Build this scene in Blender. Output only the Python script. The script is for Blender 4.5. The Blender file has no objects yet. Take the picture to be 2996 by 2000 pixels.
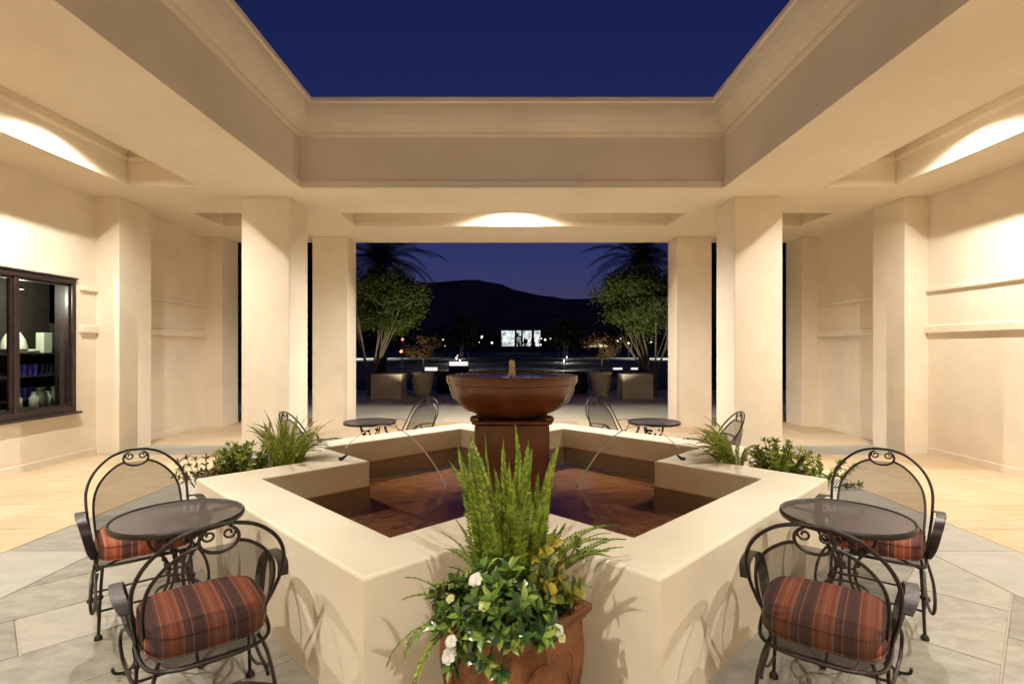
import bpy, math, random
from mathutils import Vector, Matrix
R = math.radians
sc = bpy.context.scene
COL = sc.collection
rng = random.Random(7)

# ------------------------------------------------------------------ camera
YC = 4.62                                     # centre of the courtyard
cam_d = bpy.data.cameras.new('camera')
cam_d.sensor_width = 36.0
cam_d.lens = 18.70
cam_d.shift_y = 0.0068
cam_d.clip_start = 0.05
cam_d.clip_end = 6000
cam = bpy.data.objects.new('camera', cam_d)
COL.objects.link(cam)
cam.location = (0, 0, 1.6)
cam.rotation_euler = (R(90), 0, 0)
sc.camera = cam

# ------------------------------------------------------------------ world: late dusk sky
world = bpy.data.worlds.new('World')
sc.world = world
world.use_nodes = True
wn = world.node_tree.nodes; wl = world.node_tree.links
wn.clear()
w_out = wn.new('ShaderNodeOutputWorld')
w_bg = wn.new('ShaderNodeBackground')
w_sky = wn.new('ShaderNodeTexSky')
w_sky.sky_type = 'NISHITA'
w_sky.sun_disc = False
w_sky.sun_elevation = R(3.0)
w_sky.sun_rotation = R(180)
w_sky.air_density = 1.0
w_sky.dust_density = 0.0
w_sky.ozone_density = 4.0
w_mul = wn.new('ShaderNodeMix'); w_mul.data_type = 'RGBA'; w_mul.blend_type = 'MULTIPLY'
w_mul.inputs[0].default_value = 1.0
w_mul.inputs[7].default_value = (0.60, 0.26, 0.55, 1)
wl.new(w_sky.outputs[0], w_mul.inputs[6])
wl.new(w_mul.outputs[2], w_bg.inputs[0])
w_bg.inputs[1].default_value = 0.10
wl.new(w_bg.outputs[0], w_out.inputs[0])

# ------------------------------------------------------------------ exposure, render
sc.view_settings.view_transform = 'Standard'
sc.view_settings.look = 'None'
sc.view_settings.exposure = 0.0
sc.view_settings.gamma = 1.0
sc.view_settings.use_curve_mapping = False
cy = sc.cycles
cy.max_bounces = 8
cy.diffuse_bounces = 6
cy.glossy_bounces = 4
cy.transmission_bounces = 6
cy.transparent_max_bounces = 24
cy.use_adaptive_sampling = True
cy.adaptive_threshold = 0.025
cy.caustics_reflective = False
cy.caustics_refractive = False
cy.sample_clamp_indirect = 6.0

LAMP_W = 660.0                                # watts of one coffer downlight
LAMP_COL = (1.0, 0.95, 0.855)

# ================================================================== helpers
def link(o, parent=None):
    COL.objects.link(o)
    if parent is not None:
        o.parent = parent
    return o

def tag(o, label=None, cat=None, group=None, kind=None):
    if label: o['label'] = label
    if cat: o['category'] = cat
    if group: o['group'] = group
    if kind: o['kind'] = kind
    return o

def thing(name, label, cat, loc=(0, 0, 0), rz=0.0, group=None):
    o = bpy.data.objects.new(name, None)
    o.empty_display_size = 0.1
    o.location = loc
    o.rotation_euler = (0, 0, rz)
    link(o)
    return tag(o, label, cat, group)

def copy_tree(o, parent=None):
    c = o.copy()
    link(c, parent)
    for ch in list(o.children):
        copy_tree(ch, c)
    return c

class MB:
    """collects vertices and faces and links them as one mesh object"""
    def __init__(s):
        s.v = []; s.f = []
    def quad(s, a, b, c, d):
        n = len(s.v); s.v += [tuple(a), tuple(b), tuple(c), tuple(d)]; s.f.append((n, n+1, n+2, n+3))
    def tri(s, a, b, c):
        n = len(s.v); s.v += [tuple(a), tuple(b), tuple(c)]; s.f.append((n, n+1, n+2))
    def add(s, vs, fs):
        n = len(s.v); s.v += [tuple(p) for p in vs]; s.f += [tuple(i+n for i in f) for f in fs]
    def box(s, x0, x1, y0, y1, z0, z1, b=0.0):
        if b <= 0:
            vs = [(x, y, z) for z in (z0, z1) for y in (y0, y1) for x in (x0, x1)]
            fs = [(0, 2, 3, 1), (4, 5, 7, 6), (0, 1, 5, 4), (2, 6, 7, 3), (0, 4, 6, 2), (1, 3, 7, 5)]
            s.add(vs, fs); return s
        X = (x0, x1); Y = (y0, y1); Z = (z0, z1); vs = []; idx = {}
        for i in (0, 1):
            for j in (0, 1):
                for k in (0, 1):
                    dx = b if i == 0 else -b; dy = b if j == 0 else -b; dz = b if k == 0 else -b
                    for ax in range(3):
                        p = [X[i]+dx, Y[j]+dy, Z[k]+dz]
                        p[ax] = (X, Y, Z)[ax][(i, j, k)[ax]]
                        idx[i, j, k, ax] = len(vs); vs.append(p)
        fs = []
        g = lambda i, j, k, a: idx[i, j, k, a]
        for i in (0, 1):
            q = [g(i, 0, 0, 0), g(i, 1, 0, 0), g(i, 1, 1, 0), g(i, 0, 1, 0)]; fs.append(q if i else q[::-1])
            q = [g(0, i, 0, 1), g(0, i, 1, 1), g(1, i, 1, 1), g(1, i, 0, 1)]; fs.append(q if i else q[::-1])
            q = [g(0, 0, i, 2), g(1, 0, i, 2), g(1, 1, i, 2), g(0, 1, i, 2)]; fs.append(q if i else q[::-1])
        for i in (0, 1):
            for j in (0, 1):
                q = [g(i, j, 0, 0), g(i, j, 1, 0), g(i, j, 1, 1), g(i, j, 0, 1)]; fs.append(q if (i+j) % 2 else q[::-1])
                q = [g(i, 0, j, 0), g(i, 0, j, 2), g(i, 1, j, 2), g(i, 1, j, 0)]; fs.append(q if (i+j) % 2 else q[::-1])
                q = [g(0, i, j, 1), g(1, i, j, 1), g(1, i, j, 2), g(0, i, j, 2)]; fs.append(q if (i+j) % 2 else q[::-1])
        for i in (0, 1):
            for j in (0, 1):
                for k in (0, 1):
                    t = [g(i, j, k, 0), g(i, j, k, 1), g(i, j, k, 2)]; fs.append(t if (i+j+k) % 2 else t[::-1])
        s.add(vs, fs); return s
    def prism(s, poly, z0, z1, inset=0.0):
        """vertical prism over a convex (or plain) polygon, counter-clockwise"""
        n = len(poly)
        vs = [(p[0], p[1], z0) for p in poly] + [(p[0], p[1], z1) for p in poly]
        fs = [tuple(range(n-1, -1, -1)), tuple(range(n, 2*n))]
        fs += [(i, (i+1) % n, n+(i+1) % n, n+i) for i in range(n)]
        s.add(vs, fs); return s
    def tube(s, pts, r, n=6, closed=False, cap=True):
        pts = [Vector(p) for p in pts]
        m = len(pts)
        rad = r if isinstance(r, (list, tuple)) else [r]*m
        base = len(s.v)
        prev = None
        for i, p in enumerate(pts):
            if closed:
                t = pts[(i+1) % m] - pts[i-1]
            else:
                t = pts[min(i+1, m-1)] - pts[max(i-1, 0)]
            if t.length < 1e-9: t = Vector((0, 0, 1))
            t.normalize()
            if prev is None:
                up = Vector((0, 0, 1)) if abs(t.z) < 0.9 else Vector((1, 0, 0))
                u = t.cross(up).normalized()
            else:
                u = (prev - t*prev.dot(t))
                u = u.normalized() if u.length > 1e-6 else t.orthogonal().normalized()
            prev = u
            w = t.cross(u)
            for k in range(n):
                a = 2*math.pi*k/n
                q = p + (u*math.cos(a) + w*math.sin(a))*rad[i]
                s.v.append(tuple(q))
        segs = m if closed else m-1
        for i in range(segs):
            a = base+i*n; b = base+((i+1) % m)*n
            for k in range(n):
                s.f.append((a+k, a+(k+1) % n, b+(k+1) % n, b+k))
        if cap and not closed:
            s.f.append(tuple(base+k for k in range(n-1, -1, -1)))
            s.f.append(tuple(base+(m-1)*n+k for k in range(n)))
        return s
    def ribbon(s, pts, side, w, th):
        """flat bar: path, constant side vector, width, thickness"""
        pts = [Vector(p) for p in pts]; side = Vector(side).normalized()
        base = len(s.v); m = len(pts)
        for i, p in enumerate(pts):
            t = (pts[min(i+1, m-1)] - pts[max(i-1, 0)]).normalized()
            nn = t.cross(side).normalized()
            for (a, b) in ((-1, -1), (1, -1), (1, 1), (-1, 1)):
                s.v.append(tuple(p + side*a*w/2 + nn*b*th/2))
        for i in range(m-1):
            a = base+4*i; b = a+4
            for k in range(4):
                s.f.append((a+k, a+(k+1) % 4, b+(k+1) % 4, b+k))
        s.f.append((base+3, base+2, base+1, base)); e = base+4*(m-1); s.f.append((e, e+1, e+2, e+3))
        return s
    def lathe(s, prof, n=32, c=(0, 0), a0=0.0):
        base = len(s.v); m = len(prof)
        for (r, z) in prof:
            for k in range(n):
                a = a0 + 2*math.pi*k/n
                s.v.append((c[0]+r*math.cos(a), c[1]+r*math.sin(a), z))
        for i in range(m-1):
            for k in range(n):
                s.f.append((base+i*n+k, base+i*n+(k+1) % n, base+(i+1)*n+(k+1) % n, base+(i+1)*n+k))
        return s
    def sphere(s, c, r, n=10, m=6, sx=1, sy=1, sz=1):
        prof = [(max(1e-4, math.sin(math.pi*i/m))*r, -math.cos(math.pi*i/m)*r) for i in range(m+1)]
        b = len(s.v); s.lathe(prof, n)
        for i in range(b, len(s.v)):
            x, y, z = s.v[i]; s.v[i] = (c[0]+x*sx, c[1]+y*sy, c[2]+z*sz)
        return s
    def mesh(s, name):
        me = bpy.data.meshes.new(name)
        me.from_pydata(s.v, [], s.f)
        me.update()
        return me
    def build(s, name, mat, parent=None, smooth=False, loc=None):
        me = s.mesh(name)
        if mat is not None:
            me.materials.append(mat)
        if smooth:
            me.polygons.foreach_set('use_smooth', [True]*len(me.polygons))
            try:
                me.set_sharp_from_angle(angle=R(50))
            except Exception:
                pass
        o = bpy.data.objects.new(name, me)
        if loc is not None: o.location = loc
        return link(o, parent)

def struct(o):
    o['kind'] = 'structure'; return o

def smooth_path(pts, k=6, closed=False):
    """Catmull-Rom through the points"""
    P = [Vector(p) for p in pts]; n = len(P); out = []
    rngi = range(n) if closed else range(n-1)
    for i in rngi:
        if closed:
            p0, p1, p2, p3 = P[i-1], P[i], P[(i+1) % n], P[(i+2) % n]
        else:
            p0 = P[max(i-1, 0)]; p1 = P[i]; p2 = P[i+1]; p3 = P[min(i+2, n-1)]
        for j in range(k):
            t = j/k
            out.append(0.5*((2*p1)+(p2-p0)*t+(2*p0-5*p1+4*p2-p3)*t*t+(3*p1-p0-3*p2+p3)*t*t*t))
    if not closed: out.append(P[-1])
    return out

def mirror_x(pts):
    return [(-p[0], p[1], p[2]) for p in pts]

# ================================================================== materials
def new_mat(name):
    m = bpy.data.materials.new(name); m.use_nodes = True
    nt = m.node_tree; nt.nodes.clear()
    out = nt.nodes.new('ShaderNodeOutputMaterial')
    return m, nt, out

def N(nt, typ, **kw):
    n = nt.nodes.new(typ)
    for k, v in kw.items():
        setattr(n, k, v)
    return n

def ramp(nt, stops, interp='LINEAR'):
    r = nt.nodes.new('ShaderNodeValToRGB')
    r.color_ramp.interpolation = interp
    e = r.color_ramp.elements
    while len(e) > 1: e.remove(e[-1])
    e[0].position = stops[0][0]; e[0].color = (*stops[0][1], 1)
    for p, c in stops[1:]:
        x = e.new(p); x.color = (*c, 1)
    return r

def noise(nt, scale, detail=4.0, rough=0.5, vec=None):
    n = nt.nodes.new('ShaderNodeTexNoise')
    n.inputs['Scale'].default_value = scale
    n.inputs['Detail'].default_value = detail
    n.inputs['Roughness'].default_value = rough
    if vec is not None: nt.links.new(vec, n.inputs['Vector'])
    return n

def bump(nt, height, strength=0.2, dist=0.01):
    b = nt.nodes.new('ShaderNodeBump')
    b.inputs['Strength'].default_value = strength
    b.inputs['Distance'].default_value = dist
    nt.links.new(height, b.inputs['Height'])
    return b

def pbsdf(nt, out, rough=0.6, metal=0.0, spec=0.5):
    p = nt.nodes.new('ShaderNodeBsdfPrincipled')
    p.inputs['Roughness'].default_value = rough
    p.inputs['Metallic'].default_value = metal
    p.inputs['Specular IOR Level'].default_value = spec
    nt.links.new(p.outputs[0], out.inputs[0])
    return p

def coords(nt, which='Object', scale=None):
    tc = nt.nodes.new('ShaderNodeTexCoord')
    if scale is None: return tc.outputs[which]
    mp = nt.nodes.new('ShaderNodeMapping'); mp.inputs['Scale'].default_value = scale
    nt.links.new(tc.outputs[which], mp.inputs['Vector'])
    return mp.outputs[0]

def mat_noise(name, c1, c2, scale=3.0, rough=0.8, bump_s=0.15, bump_scale=120, spec=0.3, metal=0.0, dist=0.004, detail=5):
    m, nt, out = new_mat(name)
    p = pbsdf(nt, out, rough, metal, spec)
    v = coords(nt)
    n1 = noise(nt, scale, detail, 0.6, v)
    r = ramp(nt, [(0.3, c1), (0.7, c2)])
    nt.links.new(n1.outputs[0], r.inputs[0])
    nt.links.new(r.outputs[0], p.inputs['Base Color'])
    if bump_s > 0:
        n2 = noise(nt, bump_scale, 4, 0.6, v)
        b = bump(nt, n2.outputs[0], bump_s, dist)
        nt.links.new(b.outputs[0], p.inputs['Normal'])
    return m

def mat_emit(name, col, strength):
    m, nt, out = new_mat(name)
    e = N(nt, 'ShaderNodeEmission'); e.inputs[0].default_value = (*col, 1); e.inputs[1].default_value = strength
    nt.links.new(e.outputs[0], out.inputs[0])
    return m

def mat_tile(name, stops, streak, rough=0.55, bump_s=0.25):
    """natural stone: each tile shifts its own pattern and tone"""
    m, nt, out = new_mat(name)
    p = pbsdf(nt, out, rough, 0, 0.35)
    tc = nt.nodes.new('ShaderNodeTexCoord'); oi = nt.nodes.new('ShaderNodeObjectInfo')
    cmb = N(nt, 'ShaderNodeCombineXYZ')
    mm = N(nt, 'ShaderNodeMath', operation='MULTIPLY'); mm.inputs[1].default_value = 37.0
    nt.links.new(oi.outputs['Random'], mm.inputs[0])
    for i in range(3): nt.links.new(mm.outputs[0], cmb.inputs[i])
    va = N(nt, 'ShaderNodeVectorMath', operation='ADD')
    nt.links.new(tc.outputs['Object'], va.inputs[0]); nt.links.new(cmb.outputs[0], va.inputs[1])
    mp = nt.nodes.new('ShaderNodeMapping'); mp.inputs['Scale'].default_value = streak
    nt.links.new(va.outputs[0], mp.inputs['Vector'])
    n1 = noise(nt, 2.6, 8, 0.68, mp.outputs[0]); n1.inputs['Distortion'].default_value = 0.35
    n0 = noise(nt, 0.8, 3, 0.5, va.outputs[0])
    a = N(nt, 'ShaderNodeMath', operation='MULTIPLY_ADD'); a.inputs[1].default_value = 0.33
    nt.links.new(oi.outputs['Random'], a.inputs[0])
    b_ = N(nt, 'ShaderNodeMath', operation='MULTIPLY_ADD'); b_.inputs[1].default_value = 0.75; b_.inputs[2].default_value = -0.20
    nt.links.new(n1.outputs[0], b_.inputs[0])
    c_ = N(nt, 'ShaderNodeMath', operation='MULTIPLY_ADD'); c_.inputs[1].default_value = 0.40
    nt.links.new(n0.outputs[0], c_.inputs[0]); nt.links.new(b_.outputs[0], c_.inputs[2])
    nt.links.new(c_.outputs[0], a.inputs[2])
    r = ramp(nt, stops)
    nt.links.new(a.outputs[0], r.inputs[0])
    nt.links.new(r.outputs[0], p.inputs['Base Color'])
    n2 = noise(nt, 9, 6, 0.65, mp.outputs[0])
    b = bump(nt, n2.outputs[0], bump_s, 0.006)
    nt.links.new(b.outputs[0], p.inputs['Normal'])
    rr = N(nt, 'ShaderNodeMapRange'); rr.inputs[3].default_value = rough-0.12; rr.inputs[4].default_value = rough+0.2
    nt.links.new(n2.outputs[0], rr.inputs[0]); nt.links.new(rr.outputs[0], p.inputs['Roughness'])
    return m

def mat_leaf(name, stops, rough=0.45, trans=0.35, spec=0.4):
    m, nt, out = new_mat(name)
    p = nt.nodes.new('ShaderNodeBsdfPrincipled')
    p.inputs['Roughness'].default_value = rough; p.inputs['Specular IOR Level'].default_value = spec
    t = nt.nodes.new('ShaderNodeBsdfTranslucent')
    mx = nt.nodes.new('ShaderNodeMixShader'); mx.inputs[0].default_value = trans
    g = nt.nodes.new('ShaderNodeNewGeometry')
    r = ramp(nt, stops)
    nt.links.new(g.outputs['Random Per Island'], r.inputs[0])
    nt.links.new(r.outputs[0], p.inputs['Base Color']); nt.links.new(r.outputs[0], t.inputs[0])
    nt.links.new(p.outputs[0], mx.inputs[1]); nt.links.new(t.outputs[0], mx.inputs[2])
    nt.links.new(mx.outputs[0], out.inputs[0])
    return m

def mat_mesh_screen(name, col, opacity, rough=0.5, cell=0.0):
    """fine expanded steel: wires far below a pixel, so partly see-through"""
    m, nt, out = new_mat(name)
    p = nt.nodes.new('ShaderNodeBsdfPrincipled')
    p.inputs['Base Color'].default_value = (*col, 1); p.inputs['Roughness'].default_value = rough
    p.inputs['Metallic'].default_value = 0.3
    t = nt.nodes.new('ShaderNodeBsdfTransparent')
    mx = nt.nodes.new('ShaderNodeMixShader'); mx.inputs[0].default_value = opacity
    nt.links.new(t.outputs[0], mx.inputs[1]); nt.links.new(p.outputs[0], mx.inputs[2])
    nt.links.new(mx.outputs[0], out.inputs[0])
    return m

def mat_stripes(name):
    m, nt, out = new_mat(name)
    p = pbsdf(nt, out, 0.85, 0, 0.15)
    tc = nt.nodes.new('ShaderNodeTexCoord')
    sp = N(nt, 'ShaderNodeSeparateXYZ'); nt.links.new(tc.outputs['Object'], sp.inputs[0])
    mu = N(nt, 'ShaderNodeMath', operation='MULTIPLY_ADD'); mu.inputs[1].default_value = 1/0.150; mu.inputs[2].default_value = 0.33
    nt.links.new(sp.outputs[0], mu.inputs[0])
    fr = N(nt, 'ShaderNodeMath', operation='FRACT'); nt.links.new(mu.outputs[0], fr.inputs[0])
    rust = (0.36, 0.105, 0.055); rust2 = (0.27, 0.072, 0.042); dark = (0.10, 0.045, 0.042); plum = (0.155, 0.058, 0.054)
    tan = (0.40, 0.20, 0.10)
    r = ramp(nt, [(0.0, dark), (0.14, plum), (0.20, tan), (0.225, rust2), (0.33, rust), (0.40, tan), (0.425, rust),
                  (0.54, rust2), (0.60, rust), (0.66, tan), (0.685, plum), (0.80, dark), (0.86, tan), (0.88, plum), (0.94, dark)], 'CONSTANT')
    nt.links.new(fr.outputs[0], r.inputs[0])
    v = coords(nt, 'Object', (300, 300, 300))
    n = noise(nt, 1.0, 3, 0.6, v)
    mx = N(nt, 'ShaderNodeMix'); mx.data_type = 'RGBA'; mx.blend_type = 'OVERLAY'; mx.inputs[0].default_value = 0.25
    nt.links.new(r.outputs[0], mx.inputs[6]); nt.links.new(n.outputs[0], mx.inputs[7])
    nt.links.new(mx.outputs[2], p.inputs['Base Color'])
    b = bump(nt, n.outputs[0], 0.25, 0.002); nt.links.new(b.outputs[0], p.inputs['Normal'])
    return m

def mat_water(name, tint=(0.68, 0.525, 0.38), ripple=9.0, strength=0.16):
    m, nt, out = new_mat(name)
    t = nt.nodes.new('ShaderNodeBsdfTransparent'); t.inputs[0].default_value = (*tint, 1)
    g = nt.nodes.new('ShaderNodeBsdfGlossy'); g.inputs['Roughness'].default_value = 0.07
    f = nt.nodes.new('ShaderNodeFresnel'); f.inputs[0].default_value = 1.34
    mx = nt.nodes.new('ShaderNodeMixShader')
    n = noise(nt, ripple, 3, 0.5, coords(nt))
    b = bump(nt, n.outputs[0], strength, 0.05)
    nt.links.new(b.outputs[0], g.inputs['Normal']); nt.links.new(b.outputs[0], f.inputs['Normal'])
    nt.links.new(f.outputs[0], mx.inputs[0]); nt.links.new(t.outputs[0], mx.inputs[1]); nt.links.new(g.outputs[0], mx.inputs[2])
    nt.links.new(mx.outputs[0], out.inputs[0])
    return m

def mat_glass(name, tint=(0.9, 0.92, 0.9), rough=0.02):
    m, nt, out = new_mat(name)
    t = nt.nodes.new('ShaderNodeBsdfTransparent'); t.inputs[0].default_value = (*tint, 1)
    g = nt.nodes.new('ShaderNodeBsdfGlossy'); g.inputs['Roughness'].default_value = rough
    f = nt.nodes.new('ShaderNodeFresnel'); f.inputs[0].default_value = 1.45
    mx = nt.nodes.new('ShaderNodeMixShader')
    nt.links.new(f.outputs[0], mx.inputs[0]); nt.links.new(t.outputs[0], mx.inputs[1]); nt.links.new(g.outputs[0], mx.inputs[2])
    nt.links.new(mx.outputs[0], out.inputs[0])
    return m

def mat_jet(name):
    m, nt, out = new_mat(name)
    t = nt.nodes.new('ShaderNodeBsdfTransparent')
    p = nt.nodes.new('ShaderNodeBsdfPrincipled'); p.inputs['Base Color'].default_value = (0.92, 0.90, 0.86, 1); p.inputs['Roughness'].default_value = 0.35
    p.inputs['Subsurface Weight'].default_value = 0.0
    mx = nt.nodes.new('ShaderNodeMixShader'); mx.inputs[0].default_value = 0.55
    nt.links.new(t.outputs[0], mx.inputs[1]); nt.links.new(p.outputs[0], mx.inputs[2])
    nt.links.new(mx.outputs[0], out.inputs[0])
    return m

def mat_foam(name):
    m, nt, out = new_mat(name)
    t = nt.nodes.new('ShaderNodeBsdfTransparent')
    p = nt.nodes.new('ShaderNodeBsdfPrincipled'); p.inputs['Base Color'].default_value = (0.80, 0.74, 0.66, 1); p.inputs['Roughness'].default_value = 0.4
    n = noise(nt, 26, 6, 0.7, coords(nt)); r = ramp(nt, [(0.48, (0, 0, 0)), (0.72, (0.5, 0.5, 0.5))])
    nt.links.new(n.outputs[0], r.inputs[0])
    mx = nt.nodes.new('ShaderNodeMixShader'); nt.links.new(r.outputs[0], mx.inputs[0])
    nt.links.new(t.outputs[0], mx.inputs[1]); nt.links.new(p.outputs[0], mx.inputs[2]); nt.links.new(mx.outputs[0], out.inputs[0])
    return m

M = {}
M['foam'] = mat_foam('foam')
M['stucco'] = mat_noise('stucco', (0.68, 0.59, 0.462), (0.79, 0.702, 0.572), 1.1, 0.92, 0.5, 38, 0.15, detail=8, dist=0.006)
M['stucco_ceiling'] = mat_noise('stucco_ceiling', (0.70, 0.612, 0.482), (0.785, 0.698, 0.565), 0.8, 0.92, 0.3, 45, 0.15, detail=8)
M['basin_plaster'] = mat_noise('basin_plaster', (0.72, 0.645, 0.495), (0.82, 0.745, 0.59), 1.8, 0.75, 0.2, 40, 0.25, detail=8)
M['pool_floor'] = mat_noise('pool_floor', (0.50, 0.30, 0.15), (0.66, 0.42, 0.23), 3, 0.7, 0.1, 40)
M['water'] = mat_water('water')
M['bowl_water'] = mat_water('bowl_water', (0.5, 0.42, 0.36), 16, 0.25)
M['jet'] = mat_jet('jet')
M['bowl'] = mat_noise('bowl', (0.085, 0.026, 0.009), (0.19, 0.064, 0.021), 4, 0.30, 0.25, 30, 0.6, dist=0.006)
M['terracotta'] = mat_noise('terracotta', (0.13, 0.048, 0.017), (0.30, 0.125, 0.048), 7, 0.55, 0.6, 22, 0.35, dist=0.01)
M['soil'] = mat_noise('soil', (0.012, 0.008, 0.005), (0.045, 0.028, 0.018), 60, 0.95, 0.9, 80, 0.2, dist=0.02)
M['iron'] = mat_noise('iron', (0.018, 0.013, 0.011), (0.040, 0.028, 0.023), 40, 0.42, 0.1, 200, 0.5, metal=0.5)
M['iron_mesh'] = mat_mesh_screen('iron_mesh', (0.028, 0.018, 0.014), 0.56)
M['table_mesh'] = mat_mesh_screen('table_mesh', (0.055, 0.042, 0.038), 0.86, 0.4)
M['stripes'] = mat_stripes('stripes')
M['slate'] = mat_tile('slate', [(0.2, (0.12, 0.108, 0.087)), (0.36, (0.215, 0.197, 0.159)), (0.52, (0.30, 0.275, 0.223)), (0.66, (0.38, 0.348, 0.28)), (0.85, (0.29, 0.28, 0.246))], (2.2, 3.8, 2.2), 0.5, 0.5)
M['slate_band'] = mat_tile('slate_band', [(0.2, (0.20, 0.188, 0.16)), (0.5, (0.33, 0.312, 0.268)), (0.8, (0.41, 0.385, 0.33))], (1.2, 3.0, 1.2))
M['sandstone'] = mat_tile('sandstone', [(0.1, (0.36, 0.215, 0.105)), (0.3, (0.48, 0.335, 0.19)), (0.6, (0.57, 0.44, 0.285)), (0.9, (0.61, 0.51, 0.37))], (1.0, 3.6, 1.0))
M['terrace'] = mat_tile('terrace', [(0.15, (0.46, 0.39, 0.28)), (0.5, (0.58, 0.51, 0.38)), (0.9, (0.60, 0.58, 0.49))], (1.5, 1.5, 1.5))
M['grout'] = mat_noise('grout', (0.42, 0.36, 0.27), (0.50, 0.43, 0.33), 12, 0.95, 0.3, 150)
M['frame'] = mat_noise('frame', (0.018, 0.010, 0.010), (0.034, 0.020, 0.018), 14, 0.4, 0.05, 100, 0.5)
M['glass'] = mat_glass('glass')

def cells(mb, xs, ys, z, skip, up=True):
    xs = sorted(set(xs)); ys = sorted(set(ys)); idx = {}
    def vid(i, j):
        if (i, j) not in idx:
            idx[i, j] = len(mb.v); mb.v.append((xs[i], ys[j], z))
        return idx[i, j]
    for i in range(len(xs)-1):
        for j in range(len(ys)-1):
            cx = (xs[i]+xs[i+1])/2; cy_ = (ys[j]+ys[j+1])/2
            if skip(cx, cy_): continue
            q = (vid(i, j), vid(i+1, j), vid(i+1, j+1), vid(i, j+1))
            mb.f.append(q if up else q[::-1])

# ================================================================== the setting: ground and paving
GX = 60
ground = MB()
ground.quad((-3000, -400, -0.30), (3000, -400, -0.30), (3000, 4000, -0.30), (-3000, 4000, -0.30))
M['ground'] = mat_noise('ground', (0.012, 0.013, 0.010), (0.028, 0.030, 0.020), 0.06, 0.95, 0.0)
struct(ground.build('ground', M['ground']))

def clip_poly(poly, x0, x1, y0, y1):
    def cut(poly, f, isec):
        out = []
        for i in range(len(poly)):
            a = poly[i-1]; b = poly[i]
            fa, fb = f(a), f(b)
            if fa >= 0: 
                if fb >= 0: out.append(b)
                else: out.append(isec(a, b, fa, fb))
            elif fb >= 0:
                out.append(isec(a, b, fa, fb)); out.append(b)
        return out
    isec = lambda a, b, fa, fb: (a[0]+(b[0]-a[0])*fa/(fa-fb), a[1]+(b[1]-a[1])*fa/(fa-fb))
    for f in (lambda p: p[0]-x0, lambda p: x1-p[0], lambda p: p[1]-y0, lambda p: y1-p[1]):
        if len(poly) < 3: return []
        poly = cut(poly, f, isec)
    return poly

def area(p):
    return 0.5*sum(p[i-1][0]*p[i][1]-p[i][0]*p[i-1][1] for i in range(len(p)))

def tile_mesh(poly, th=0.03, ch=0.004):
    """one stone with an eased upper edge, top at z = 0"""
    n = len(poly); cx = sum(p[0] for p in poly)/n; cy_ = sum(p[1] for p in poly)/n
    mb = MB()
    d = lambda p: math.hypot(p[0]-cx, p[1]-cy_)
    inn = [(cx+(p[0]-cx)*(1-ch*1.4/d(p)), cy_+(p[1]-cy_)*(1-ch*1.4/d(p))) for p in poly]
    vs = [(*p, -th) for p in poly]+[(*p, -ch) for p in poly]+[(*p, 0) for p in inn]
    fs = [tuple(range(2*n, 3*n))]
    for k in (0, 1):
        fs += [(k*n+i, k*n+(i+1) % n, (k+1)*n+(i+1) % n, (k+1)*n+i) for i in range(n)]
    mb.add(vs, fs)
    return mb

def lay(name, polys, mat, bed, bed_mat, z=0.0):
    """a bed of grout (structure) with each stone a child"""
    b = struct(MB().box(*bed, z-0.06, z-0.008).build(name, bed_mat))
    cache = {}
    for poly in polys:
        if len(poly) < 3 or abs(area(poly)) < 0.006: continue
        if area(poly) < 0: poly = poly[::-1]
        cx = sum(p[0] for p in poly)/len(poly); cy_ = sum(p[1] for p in poly)/len(poly)
        loc = [(p[0]-cx, p[1]-cy_) for p in poly]
        key = tuple((round(p[0], 3), round(p[1], 3)) for p in loc)
        if key not in cache:
            me = tile_mesh(loc).mesh('stone'); me.materials.append(mat); cache[key] = me
        o = bpy.data.objects.new('stone', cache[key])
        o.location = (cx, cy_, z+rng.uniform(-0.0015, 0.0015))
        link(o, b)
    return b

J = 0.004                                      # half joint
def inside_basin(x, y):
    u = (x-(y-YC))/math.sqrt(2); v = (x+(y-YC))/math.sqrt(2)
    h = 2.12; w = 1.23
    return (abs(u) < h and abs(v) < w) or (abs(v) < h and abs(u) < w)

# diagonal slate field under the open sky
HF = 3.28
polys = []
S = 0.52; L = 0.78
for row in range(-11, 12):
    off = 0 if row % 2 == 0 else L*0.5
    for k in range(-9, 10):
        u0 = row*S+J; u1 = (row+1)*S-J; v0 = k*L+off+J; v1 = (k+1)*L+off-J
        c = []
        for (u, v) in ((u0, v0), (u1, v0), (u1, v1), (u0, v1)):
            c.append(((u+v)/math.sqrt(2), YC+(v-u)/math.sqrt(2)))
        if all(inside_basin(*p) for p in c): continue
        q = clip_poly(c, -HF+J, HF-J, YC-HF+J, YC+HF-J)
        polys.append(q)
lay('courtyard_floor', polys, M['slate'], (-HF, HF, YC-HF, YC+HF), M['grout'])

def grid(x0, x1, y0, y1, sx, sy, along='y', stagger=0.5):
    out = []
    if along == 'y':
        nx = max(1, round((x1-x0)/sx)); sx = (x1-x0)/nx
        for i in range(nx):
            y = y0 - (sy*stagger if i % 2 else 0)
            while y < y1-1e-6:
                a = max(y, y0); b = min(y+sy, y1)
                if b-a > 0.05:
                    out.append([(x0+i*sx+J, a+J), (x0+(i+1)*sx-J, a+J), (x0+(i+1)*sx-J, b-J), (x0+i*sx+J, b-J)])
                y += sy
    else:
        for p in grid(y0, y1, x0, x1, sx, sy, 'y', stagger):
            out.append([(q[1], q[0]) for q in p][::-1])
    return out

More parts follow.
